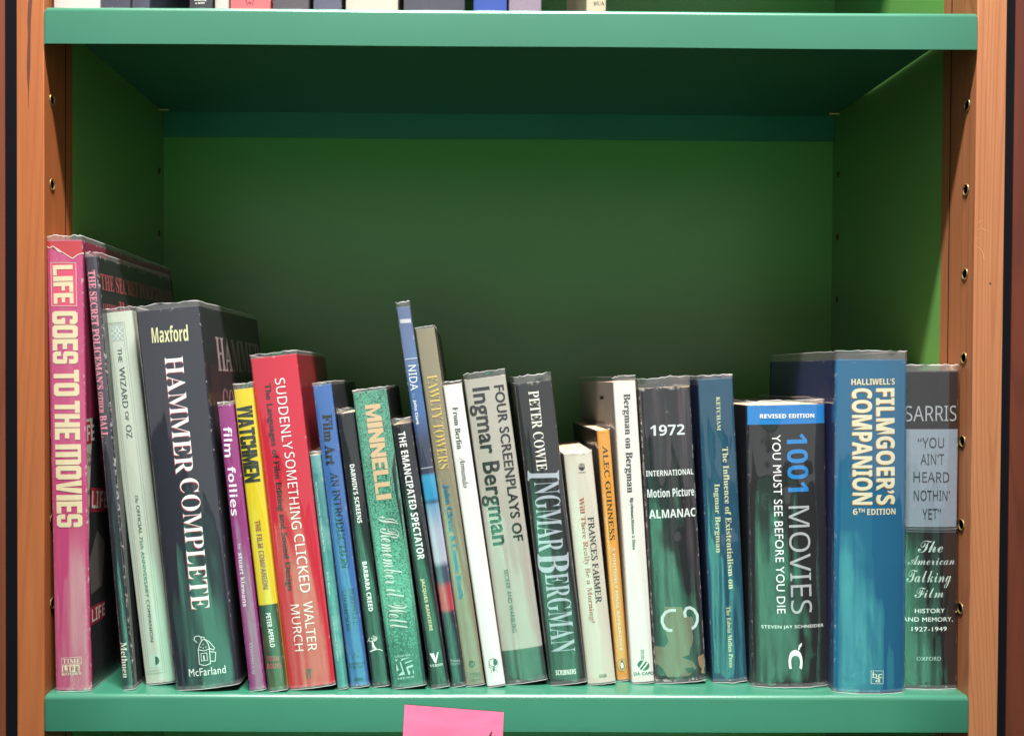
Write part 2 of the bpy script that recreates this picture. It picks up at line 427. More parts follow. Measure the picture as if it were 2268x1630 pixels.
   ('T','S','THE FILM COMPANION','sansc',(176,62,14),[6.41,119.96,6.87,71.38,4.0],{}),
   ('T','S','PETER APERLO','sansc',(235,240,235),[6.37,54.31,6.9,30.17,3.46],{}),
   ('T','S','TITAN','sansc',(205,75,85),[1.91,22.2,10.18,21.82,3.66],{}),
   ('T','S','BOOKS','sansc',(205,75,85),[1.32,17.07,11.43,16.67,3.84],{}),
 ]),
 dict(k='suddenly', label='thick bright red book with white thin capitals beside dark grey lowercase lines', o=[168.08, 9.92, 1.87], a=6.85, yaw=0, w=32.95, h=234.82, d=138, bulge=1.6, col=(216, 30, 60), side=(150, 28, 40), hard=0, ext=2.5, wr=0.4, spec='', items=[
   ('T','S','SUDDENLY','sansl',(248,236,236),[19.44,218.84,19.46,168.42,6.93],{}),
   ('T','S','SOMETHING','sansl',(248,236,236),[20.14,166.3,19.15,111.98,6.94],{}),
   ('T','S','CLICKED','sansl',(248,236,236),[20.01,108.17,20.09,66.81,7.13],{}),
   ('T','S','The Languages of Film Editing and Sound Design','sansm',(34,10,22),[9.8,216.24,8.99,69.47,5.66],{}),
   ('T','S','WALTER','sansl',(250,228,228),[20.71,60.23,20.17,25.37,6.41],{}),
   ('T','S','MURCH','sansl',(250,228,228),[11.29,58.98,10.87,25.97,6.22],{}),
   ('T','S','ff','serif',(28,60,50),[13.51,9.64,18.13,9.48,6.99],{}),
 ]),
 dict(k='oceanic', label='thinnest sea-green booklet with tiny white lettering, between the red and blue books', o=[202.31, 10.96, 2.01], a=6.98, yaw=0, w=7.4, h=166.15, d=135, bulge=0.5, col=(88, 160, 160), side=(80, 140, 140), hard=0, ext=2.5, wr=0.25, spec='cloth', items=[
   ('T','S','An Oceanic Feeling: Cinema and the Sea','sans',(232,244,244),[2.23,147.17,2.32,97.22,1.42],{}),
   ('T','S','Erika Balsom','sans',(220,240,240),[2.88,82.54,2.74,66.65,1.29],{}),
   ('T','S','Govett-Brewster Art Gallery','sans',(220,240,240),[2.81,51.55,2.9,19.12,1.3],{}),
 ]),
 dict(k='filmart', label='blue paperback with heavy navy slab title and thin dark capitals below', o=[211.09, 14.19, 2.04], a=7.41, yaw=0, w=13.52, h=215.83, d=145, bulge=0.9, col=(62, 112, 184), side=(40, 46, 58), hard=0, ext=2.0, wr=0.25, spec='', items=[
   ('T','S','Film Art','slab',(8,12,32),[8.03,194.74,6.26,158.56,7.16],{}),
   ('T','S','AN INTRODUCTION','serifl',(4,10,36),[7.73,153.55,6.88,84.63,5.58],{}),
   ('T','S','BORDWELL','serifl',(4,12,44),[9.77,69.85,9.45,43.29,3.25],{}),
   ('T','S','THOMPSON','serifl',(4,12,44),[4.25,69.7,4.13,39.92,3.36],{}),
   ('P','S',(60,80,60),[(6.67,23.86),(7.37,22.01),(5.63,22.12)],0,'publisher_mark'),
   ('P','S',(60,80,60),[(3.88,21.34),(5.71,21.44),(4.92,19.55)],0,'publisher_mark'),
   ('P','S',(60,80,60),[(7.06,21.27),(9.05,21.36),(7.93,19.4)],0,'publisher_mark'),
   ('T','S','ADDISON','slab',(6,16,44),[0.84,16.41,12.56,15.95,1.52],{}),
   ('T','S','WESLEY','slab',(6,16,44),[1.39,13.8,11.35,13.34,1.52],{}),
   ('T','S','0566','sansb',(6,16,44),[3.35,4.93,9.67,4.81,2.29],{}),
 ]),
 dict(k='darwin', label='slim black paperback with a small white winged figure, between blue and green speckled books', o=[226.56, 16.02, 2.1], a=7.59, yaw=0, w=13.0, h=195.81, d=150, bulge=0.9, col=(26, 27, 34), side=(26, 27, 32), hard=0, ext=3.0, wr=0.25, spec='', items=[
   ('T','S','DARWIN’S SCREENS','sansc',(245,245,245),[6.02,158.94,6.4,116.85,3.25],{}),
   ('T','S','BARBARA CREED','sansc',(245,245,245),[5.91,89.17,6.17,53.4,3.32],{}),
   ('P','S',(235,240,238),[(3.89,32.37),(4.63,32.13),(5.21,30.11),(5.78,28.08),(6.93,26.26),(5.2,25.79),(4.34,27.71),(3.81,30.01)],0,'winged_figure'),
   ('P','S',(235,240,238),[(3.82,34.46),(4.34,34.62),(4.61,33.67),(4.12,33.31)],0,'winged_figure'),
   ('L','S',(235,240,238),0.35,[(3.95,32.22),(3.18,31.62),(2.41,32.14),(1.87,33.26)],'printed_line'),
   ('L','S',(235,240,238),0.35,[(0.82,31.64),(1.87,33.26),(2.61,34.76)],'printed_line'),
   ('L','S',(235,240,238),0.3,[(4.67,32.41),(5.53,33.69),(5.3,36.23)],'printed_line'),
   ('L','S',(235,240,238),0.3,[(4.93,32.23),(6.25,33.88),(6.16,35.78)],'printed_line'),
   ('L','S',(235,240,238),0.3,[(5.18,32.06),(6.7,33.54),(6.87,35.47)],'printed_line'),
   ('L','S',(235,240,238),0.3,[(5.44,31.89),(7.23,32.91),(7.64,34.95)],'printed_line'),
   ('L','S',(235,240,238),0.3,[(5.68,31.66),(7.45,32.47),(8.25,34.32)],'printed_line'),
   ('L','S',(235,240,238),0.3,[(3.87,29.44),(3.96,26.92),(4.43,25.8)],'printed_line'),
   ('L','S',(235,240,238),0.8,[(1.58,24.58),(3.77,25.41),(6.32,25.84)],'printed_line'),
   ('L','S',(235,240,238),0.45,[(6.33,25.89),(8.51,25.56),(10.71,24.33)],'printed_line'),
 ]),
 dict(k='minnelli', label='green speckled book with cream angular capitals and grey handwritten title', o=[241.18, 11.44, 2.16], a=7.9, yaw=0, w=24.14, h=211.16, d=128, bulge=0.4, col=(86, 176, 142), side=(26, 30, 32), hard=0, ext=1.8, wr=0.2, spec='speckle', items=[
   ('T','S','MINNELLI','block',(234,200,156),[12.98,201.26,12.26,133.55,10.78],{}),
   ('T','S','I Remember it Well','script',(212,222,214),[13.19,121.76,10.88,41.2,13.36],{'sh': (-0.35,-0.35,(14,44,38))}),
   ('T','S','SAMUEL','serif',(200,225,215),[4.83,21.79,16.59,21.89,1.42],{}),
   ('T','S','FRENCH','serif',(200,225,215),[4.66,6.08,16.76,6.05,1.42],{}),
   ('P','S',(196,232,218),[(4.9,19.83),(6.94,19.98),(5.16,18.0)],0,'publisher_mark'),
   ('P','S',(196,232,218),[(5.08,17.04),(6.6,12.26),(4.79,11.11)],0,'publisher_mark'),
   ('P','S',(196,232,218),[(9.69,19.89),(15.94,20.12),(11.96,19.31),(8.49,18.11)],0,'publisher_mark'),
   ('P','S',(196,232,218),[(7.72,17.52),(8.5,17.83),(10.35,8.29),(4.93,8.04),(9.03,10.82)],0,'publisher_mark'),
   ('P','S',(196,232,218),[(11.21,16.78),(16.89,17.96),(17.09,17.38),(11.47,16.05)],0,'publisher_mark'),
   ('P','S',(196,232,218),[(11.89,13.63),(16.93,14.77),(16.88,13.11),(13.22,12.63),(13.43,10.66),(14.22,10.41),(14.04,7.99),(12.8,8.05)],0,'publisher_mark'),
   ('P','S',(196,232,218),[(16.18,10.57),(16.88,10.61),(16.84,8.26),(16.22,8.2)],0,'publisher_mark'),
   ('P','S',(18,26,28),[(22.51,132.19),(23.51,131.31),(22.8,113.48),(22.3,101.41),(20.55,138.41),(20.5,153.34),(23.99,166.85)],0,'dark_edge'),
 ]),
 dict(k='emancipated', label='black paperback with white condensed capitals and a white V mark near its foot', o=[268.56, 13.32, 2.27], a=8.65, yaw=0, w=13.28, h=188.55, d=125, bulge=1.0, col=(27, 27, 33), side=(27, 28, 32), hard=0, ext=4.0, wr=0.25, spec='', items=[
   ('T','S','THE EMANCIPATED SPECTATOR','sansc',(242,240,240),[5.86,182.89,6.69,91.37,5.12],{}),
   ('T','S','JACQUES RANCIÈRE','sansc',(246,232,170),[5.52,77.75,6.26,40.06,3.48],{}),
   ('P','S',(240,242,242),[(2.7,24.12),(5.67,23.97),(6.5,19.99),(8.25,24.25),(9.19,24.3),(6.4,16.8),(5.42,17.13)],0,'publisher_mark'),
   ('T','S','VERSO','serif',(225,235,230),[1.58,15.25,10.67,15.24,1.84],{}),
 ]),
 dict(k='nida', label='tallest slim blue book in the middle, standing well above its neighbours', o=[283.48, 16.0, 2.33], a=8.66, yaw=3.5, w=9.91, h=272.49, d=165, bulge=0.8, col=(70, 100, 150), side=(120, 110, 130), hard=0, ext=3.5, wr=0.25, spec='', bands=[(38.8, (30, 34, 44)), (52.2, (50, 36, 50)), (54.9, (200, 60, 80)), (70.7, (196, 52, 72)), (75.6, (70, 72, 98)), (85.2, (74, 76, 100)), (89.9, (196, 200, 220)), (111.8, (190, 196, 220)), (130.5, (110, 160, 200)), (132.3, (40, 60, 90)), (134.7, (40, 150, 205)), (151.5, (60, 165, 210)), (152.9, (52, 56, 80)), (174.3, (50, 56, 84)), (197.8, (66, 108, 170)), (221.3, (62, 104, 160)), (234.4, (96, 124, 170)), (258.7, (100, 118, 160))], items=[
   ('L','S',(215,222,235),0.5,[(0.93,235.4),(9.7,235.25)],'printed_line'),
   ('L','S',(205,212,230),0.5,[(0.82,157.0),(9.45,157.0)],'printed_line'),
   ('P','S',(205,205,210),[(1.41,264.06),(8.99,263.45),(9.04,260.63),(1.46,261.25)],0,'publisher_mark'),
   ('T','S','NIDA','sansl',(235,240,248),[5.1,230.67,4.34,212.79,5.5],{}),
   ('T','S','by','sans',(150,185,220),[3.15,210.43,3.05,207.16,2.38],{}),
   ('T','S','John Clark','sansb',(240,244,248),[3.43,205.98,2.98,188.22,2.57],{}),
   ('T','S','Focus','serif',(180,190,195),[1.67,18.25,8.54,17.59,2.21],{}),
   ('T','S','PRESS','serif',(150,165,165),[1.49,15.73,8.19,15.19,1.66],{}),
 ]),
 dict(k='fawlty', label='olive grey paperback with outlined gold capitals, just right of the tallest slim book', o=[293.53, 17.55, 2.37], a=8.4, yaw=0, w=13.72, h=256.9, d=170, bulge=0.6, col=(150, 141, 116), side=(90, 86, 72), hard=0, ext=1.4, wr=0.25, spec='', items=[
   ('T','S','FAWLTY TOWERS','serifm',(240,205,110),[7.22,223.14,6.28,155.8,7.36],{'sh': (-0.22,-0.22,(60,50,30))}),
   ('T','S','John Cleese & Connie Booth','slab',(14,126,170),[5.88,145.03,5.4,62.19,4.42],{}),
   ('L','S',(60,62,50),0.6,[(6.71,16.99),(8.09,16.03),(8.52,14.46),(7.57,13.08),(5.92,12.74),(4.64,13.68),(4.3,15.25),(5.16,16.64),(6.71,16.99)],'printed_line'),
   ('L','S',(60,62,50),0.5,[(7.27,15.58),(6.4,16.08),(5.43,15.27),(5.74,14.09),(7.03,13.91)],'printed_line'),
   ('T','S','Contact','serifm',(70,66,55),[1.99,8.28,11.52,7.69,2.78],{}),
   ('L','S',(70,66,55),0.3,[(0.9,5.88),(11.87,5.46)],'printed_line'),
   ('T','S','Futura','serifm',(70,66,55),[2.92,3.51,10.89,3.23,2.79],{}),
 ]),
 dict(k='berlin', label='plain white slim paperback with small grey title, right of the olive grey book', o=[308.65, 15.86, 2.43], a=8.68, yaw=0, w=13.29, h=216.46, d=120, bulge=0.8, col=(226, 225, 222), side=(205, 200, 195), hard=0, ext=2.6, wr=0.25, spec='', items=[
   ('T','S','From Berlin','serifm',(70,72,74),[6.49,200.63,5.47,170.76,4.04],{}),
   ('T','S','Armando','serifi',(70,72,74),[6.34,164.53,5.8,143.0,4.04],{}),
   ('P','S',(44,70,68),[(7.48,19.31),(9.42,18.46),(10.28,16.63),(9.62,14.65),(7.77,13.6),(6.7,15.27)],0,'publisher_mark'),
   ('L','S',(44,70,68),0.35,[(7.48,19.31),(5.16,18.89),(3.81,17.39),(4.06,15.28),(5.56,13.92),(7.77,13.6)],'printed_line'),
   ('P','S',(20,34,34),[(6.45,13.6),(7.37,13.47),(7.12,10.48),(6.32,9.46),(5.93,10.65)],0,'publisher_mark'),
   ('L','S',(20,34,34),0.25,[(3.5,15.26),(3.77,13.24),(6.47,12.46),(9.74,12.93),(10.26,15.21)],'printed_line'),
   ('L','S',(20,34,34),0.25,[(4.3,9.19),(4.97,11.17),(6.55,11.7),(8.68,10.82),(9.17,9.04)],'printed_line'),
 ]),
 dict(k='secker', label='wide light grey jacket with big black lettering and dark green foot', o=[322.36, 21.84, 2.49], a=8.2, yaw=0, w=30.0, h=220.36, d=150, bulge=1.4, col=(192, 187, 176), side=(150, 145, 138), hard=1, ext=4.5, wr=0.35, spec='', bands=[(23.4, (22, 58, 50)), (23.6, (192, 187, 176))], items=[
   ('T','S','FOUR SCREENPLAYS OF','sansm',(30,28,30),[24.15,213.59,23.03,101.13,7.22],{}),
   ('T','S','Ingmar Bergman','sansm',(30,28,30),[9.27,213.76,8.71,100.08,16.29],{}),
   ('T','S','SECKER AND WARBURG','sans',(30,28,30),[11.11,81.83,11.34,36.03,2.97],{}),
 ]),
 dict(k='cowie', label='dark grey hardback with cream name above large pale grey serif capitals', o=[354.01, 20.19, 2.61], a=7.13, yaw=0, w=26.66, h=217.41, d=150, bulge=1.6, col=(40, 38, 43), side=(40, 38, 42), hard=1, ext=5.0, wr=0.35, spec='', items=[
   ('T','S','PETER COWIE','serifm',(240,238,220),[12.81,210.81,12.39,153.58,7.47],{}),
   ('T','S','I','serif',(190,198,212),[13.21,153.33,12.52,146.2,22.51],{}),
   ('T','S','NGMAR','serifm',(190,198,212),[14.52,145.42,11.97,95.24,18.32],{}),
   ('T','S','B','serif',(190,198,212),[13.12,93.69,12.31,79.8,22.26],{}),
   ('T','S','ERGMAN','serifm',(190,198,212),[13.91,79.28,12.42,22.26,17.36],{}),
   ('T','S','SCRIBNERS','sansc',(238,240,232),[5.01,8.11,19.58,7.54,3.62],{}),
 ]),
 dict(k='farmer', label='short cream paperback with pale red title line, left of the orange spine', o=[381.17, 21.9, 2.72], a=6.39, yaw=0, w=20.53, h=166.41, d=108, bulge=1.6, col=(226, 218, 202), side=(215, 205, 190), hard=0, ext=0.8, wr=0.2, spec='', items=[
   ('T','S','Will There Really Be a Morning?','serifm',(205,95,85),[8.91,134.36,7.76,43.74,4.6],{}),
   ('T','S','FRANCES FARMER','serifl',(58,60,64),[14.59,119.69,14.2,57.66,4.6],{}),
   ('T','S','6526','sansb',(90,100,95),[8.89,5.1,14.15,5.21,2.15],{}),
   ('L','S',(60,60,62),0.3,[(9.81,156.38),(10.46,158.1),(12.21,158.61),(13.83,157.74),(14.26,155.91)],'printed_line'),
   ('L','S',(60,60,62),0.3,[(10.58,156.3),(11.16,157.4),(12.28,157.75),(13.29,157.02),(13.49,155.99)],'printed_line'),
   ('L','S',(60,60,62),0.3,[(11.35,156.22),(12.03,156.85),(12.57,156.09)],'printed_line'),
   ('P','S',(60,60,62),[(9.62,156.02),(14.23,155.68),(13.94,154.39),(12.43,153.24),(11.28,153.36),(9.94,154.59)],0,'publisher_mark'),
   ('T','S','FONTANA','sansb',(80,80,82),[9.38,152.24,14.48,152.09,0.84],{}),
 ]),
 dict(k='alec', label='orange spined slim paperback with black spaced capitals and a small bird oval', o=[403.76, 30.52, 2.81], a=5.06, yaw=1.5, w=9.43, h=182.47, d=130, bulge=0.5, col=(242, 166, 66), side=(30, 26, 28), hard=0, ext=0.6, wr=0.2, spec='', items=[
   ('T','S','ALEC GUINNESS','serifl',(50,34,20),[4.9,171.41,4.79,102.38,3.9],{}),
   ('T','S','A POSITIVELY FINAL APPEARANCE','sansb',(248,232,205),[5.02,96.89,4.66,21.41,2.01],{}),
   ('L','S',(40,34,28),0.25,[(4.86,15.39),(6.8,14.37),(7.8,12.08),(7.54,8.89),(6.18,6.65),(4.11,6.16),(2.16,7.18),(1.18,9.64),(1.6,12.81),(2.77,14.74),(4.86,15.39)],'printed_line'),
   ('P','S',(24,24,26),[(3.91,14.13),(5.11,14.36),(5.52,13.14),(6.37,11.11),(6.37,9.0),(5.23,7.41),(3.38,7.58),(2.68,9.34),(3.21,11.82),(4.15,12.92)],0,'bird_mark'),
   ('P','S',(240,236,228),[(4.29,12.57),(5.26,11.98),(5.63,10.34),(5.31,8.42),(3.94,8.21),(3.38,9.69),(3.7,11.61)],1,'bird_mark'),
 ]),
 dict(k='bergman', label='white paperback with grey serif title reading down, left of the black yearbook', o=[413.72, 24.7, 2.85], a=4.08, yaw=3, w=16.55, h=217.58, d=152, bulge=0.7, col=(226, 222, 216), side=(226, 214, 204), hard=0, ext=4.0, wr=0.35, spec='', items=[
   ('T','S','Bergman on Bergman','serif',(72,74,80),[8.75,208.78,6.95,137.46,6.39],{}),
   ('T','S','Björkman,Manns & Sima','sansc',(60,62,68),[7.87,133.51,7.29,96.23,2.97],{}),
   ('T','S','0520','sans',(50,66,70),[8.89,23.38,8.79,16.52,2.52],{}),
   ('P','S',(40,66,68),[(4.5,12.68),(5.47,14.61),(7.47,15.63),(9.58,15.62),(5.52,10.09)],0,'publisher_mark'),
   ('P','S',(40,66,68),[(8.26,8.19),(13.15,13.49),(13.51,11.11),(12.54,9.1),(10.36,8.02)],0,'publisher_mark'),
   ('P','S',(40,66,68),[(6.16,9.53),(11.04,14.83),(12.19,14.24),(7.28,8.61)],0,'publisher_mark'),
   ('T','S','DA CAPO','sansm',(44,60,62),[1.66,6.47,16.37,5.69,2.33],{}),
   ('P','L',(70,62,60),[(54.16,206.53),(38.29,207.0),(38.67,204.53),(54.18,203.85)],0,'printed_mark'),
   ('T','L','Sven and Sima','sansb',(120,106,100),[38.98,186.84,135.38,185.36,2.83],{}),
 ]),
 dict(k='almanac', label='worn black hardback with white date and frayed stained foot, left of the teal blue book', o=[430.82, 26.39, 2.92], a=3.71, yaw=0, w=37.2, h=213.11, d=150, bulge=2.0, col=(27, 28, 34), side=(26, 27, 31), hard=1, ext=7.0, wr=0.8, spec='almanac', items=[
   ('T','S','1972','sansb',(214,222,224),[6.52,182.14,31.31,181.61,7.74],{}),
   ('T','S','INTERNATIONAL','sansc',(220,226,226),[1.83,151.19,36.04,150.88,4.18],{}),
   ('T','S','Motion Picture','sansc',(222,228,228),[1.96,136.95,35.94,136.57,6.36],{}),
   ('T','S','ALMANAC','sansc',(222,228,228),[2.34,121.75,36.04,121.47,6.21],{}),
   ('P','S',(120,106,82),[(9.79,54.54),(22.18,53.59),(23.56,46.37),(29.32,46.03),(30.07,41.97),(28.75,35.8),(29.04,29.08),(27.71,25.14),(26.24,22.55),(25.57,18.57),(20.15,17.1),(27.96,13.51),(30.37,8.9),(24.73,3.43),(14.92,3.11),(8.71,3.48),(5.93,9.45),(3.42,12.28),(0.99,12.65),(1.09,26.27),(7.92,25.2),(11.02,28.81),(9.25,36.95),(8.86,45.9)],0,'worn_patch'),
   ('P','S',(160,132,100),[(31.68,16.42),(36.23,18.39),(36.02,4.1),(33.25,4.71),(34.29,7.33),(32.24,10.58)],0,'worn_patch'),
   ('P','S',(26,44,44),[(21.48,8.98),(27.73,9.5),(28.96,7.64),(27.51,5.5),(23.95,5.48)],1,'worn_patch'),
   ('L','S',(206,216,218),2.1,[(17.62,51.4),(13.64,51.77),(10.0,50.29),(7.58,46.87),(7.3,43.31),(8.71,39.21),(11.49,37.26),(14.24,37.1)],'printed_line'),
   ('L','S',(206,216,218),2.1,[(24.42,45.87),(23.73,49.48),(25.22,52.29),(27.92,52.8),(30.92,50.84),(33.14,46.69),(32.91,42.69),(31.16,39.22),(28.38,37.16)],'printed_line'),
   ('P','S',(190,160,125),[(-0.66,214.38),(2.96,215.33),(8.31,214.0),(14.54,214.56),(20.71,213.89),(26.94,214.45),(31.6,214.64),(36.86,214.49),(36.71,211.78),(31.43,211.55),(26.85,212.91),(20.62,212.34),(11.37,213.28),(7.43,212.19),(2.85,213.39),(-0.36,211.41)],0,'frayed_cloth'),
 ]),
 dict(k='ketcham', label='teal blue hardback with small yellow serif title, between two wide black books', o=[472.92, 28.2, 3.09], a=3.36, yaw=0, w=25.55, h=219.55, d=150, bulge=1.5, col=(26, 80, 108), side=(30, 50, 95), hard=1, ext=2.5, wr=1.0, spec='', items=[
   ('T','S','KETCHAM','serif',(232,236,190),[13.79,206.17,13.25,181.77,2.82],{}),
   ('T','S','The Influence of Existentialism on','serif',(232,236,190),[17.16,169.72,16.79,66.58,4.32],{}),
   ('T','S','Ingmar Bergman','serif',(232,236,190),[9.45,143.41,8.24,93.33,4.66],{}),
   ('T','S','The Edwin Mellen Press','serif',(232,236,190),[13.67,54.17,13.84,9.85,3.0],{}),
 ]),
 dict(k='movies', label='squat wide black paperback with a bright blue band across its head', o=[499.58, 19.89, 3.19], a=1.66, yaw=0, w=55.5, h=200.72, d=165, bulge=4.0, col=(32, 30, 34), side=(34, 32, 34), hard=0, ext=3.5, wr=1.1, spec='', items=[
   ('P','S',(10,132,216),[(-2.62,200.86),(56.11,200.72),(56.11,186.85),(-2.23,186.89)],0,'blue_band'),
   ('T','S','REVISED EDITION','sansb',(250,250,250),[8.38,192.88,47.1,192.47,2.95],{'l': 2}),
   ('T','S','1001','sansb',(26,140,222),[33.99,179.89,34.38,138.53,15.26],{}),
   ('T','S','MOVIES','sansl',(196,198,204),[34.44,128.32,35.17,51.49,15.44],{}),
   ('T','S','YOU MUST SEE BEFORE YOU DIE','sans',(246,246,246),[19.21,179.41,20.53,51.84,5.91],{}),
   ('T','S','STEVEN JAY SCHNEIDER','sans',(240,244,242),[6.68,41.92,51.38,41.86,2.97],{}),
   ('T','S','C','sansb',(246,248,248),[30.01,25.5,29.99,11.45,10.04],{}),
   ('P','S',(246,248,248),[(31.9,25.46),(32.61,28.58),(34.96,30.68),(34.41,27.88),(33.08,26.76),(33.22,25.59)],0,'publisher_mark'),
 ]),
 dict(k='filmgoer', label='biggest bright blue hardback with two columns of cream capitals, near the right end', o=[553.52, 7.4, 3.41], a=0.31, yaw=0, w=50.02, h=233.49, d=150, bulge=4.2, col=(18, 100, 142), side=(38, 50, 104), hard=1, ext=6.0, wr=0.6, spec='', items=[
   ('T','S','HALLIWELL’S','sansb',(240,230,196),[9.96,217.66,40.24,218.0,4.35],{'sh': (-0.25,-0.25,(160,110,50))}),
   ('T','S','FILMGOER’S','sansx',(240,230,196),[33.35,213.32,34.21,131.83,13.85],{'sh': (-0.6,-0.6,(160,112,52))}),
   ('T','S','COMPANION','sansx',(240,230,196),[17.0,213.32,17.91,131.82,13.69],{'sh': (-0.6,-0.6,(160,112,52))}),
   ('T','S','6','sansb',(240,230,196),[11.4,126.81,14.47,126.81,4.37],{}),
   ('T','S','TH','sansb',(240,230,196),[14.87,127.78,19.23,127.78,2.75],{}),
   ('T','S','EDITION','sansb',(240,230,196),[21.01,126.81,41.5,127.06,4.37],{}),
   ('L','S',(214,228,215),0.3,[(24.38,15.28),(33.05,15.09),(33.01,6.09),(24.43,6.28),(24.38,15.28)],'printed_line'),
   ('T','S','bc','sans',(226,232,210),[25.45,12.38,32.39,12.19,4.26],{}),
   ('T','S','a','sans',(226,232,210),[27.5,8.8,31.07,8.7,3.29],{}),
 ]),
 dict(k='sarris', label='dark maroon book with grey blue middle panel of thin capitals, against the right post', o=[604.37, 15.54, 3.61], a=0.41, yaw=0, w=40.17, h=225.48, d=150, bulge=1.8, col=(24, 17, 22), side=(30, 22, 26), hard=1, ext=4.5, wr=0.6, spec='', items=[
   ('T','S','SARRIS','sansl',(170,172,180),[1.6,195.11,38.3,195.38,11.04],{}),
   ('P','S',(140,152,168),[(-1.21,184.15),(39.67,184.1),(38.84,114.55),(-0.26,114.6)],0,'blue_grey_panel'),
   ('T','S','“YOU','sansl',(46,46,52),[10.45,174.64,29.1,174.62,7.2],{'l': 2}),
   ('T','S','AIN’T','sansl',(46,46,52),[12.4,162.85,29.17,162.83,7.37],{'l': 2}),
   ('T','S','HEARD','sansl',(46,46,52),[7.64,150.25,33.09,150.05,7.21],{'l': 2}),
   ('T','S','NOTHIN’','sansl',(46,46,52),[7.88,137.14,33.57,137.1,7.21],{'l': 2}),
   ('T','S','YET”','sansl',(46,46,52),[13.84,124.01,27.1,123.99,7.38],{'l': 2}),
   ('L','S',(150,166,176),0.25,[(-0.26,113.62),(38.65,113.37)],'printed_line'),
   ('L','S',(150,166,176),0.25,[(-0.25,112.84),(38.65,112.59)],'printed_line'),
   ('L','S',(150,166,176),0.25,[(-0.24,111.47),(38.66,111.03)],'printed_line'),
   ('T','S','The','script',(196,216,208),[11.03,100.8,28.78,100.78,8.41],{}),
   ('T','S','American','script',(196,206,206),[4.25,90.94,37.42,90.89,6.85],{}),
   ('T','S','Talking','script',(196,216,208),[3.35,77.64,35.06,77.59,12.92],{}),
   ('T','S','Film','script',(196,216,208),[8.86,67.84,29.26,68.01,7.24],{}),
   ('T','S','HISTORY','sans',(232,240,236),[9.13,54.82,30.31,54.98,3.13],{}),
   ('T','S','AND MEMORY,','sans',(232,240,236),[0.77,48.46,36.4,48.51,3.53],{}),
   ('T','S','1927-1949','sans',(232,240,236),[6.95,41.79,31.85,41.95,3.14],{}),
   ('T','S','OXFORD','sans',(190,212,204),[10.49,20.7,27.78,20.78,2.75],{}),
 ]),
]
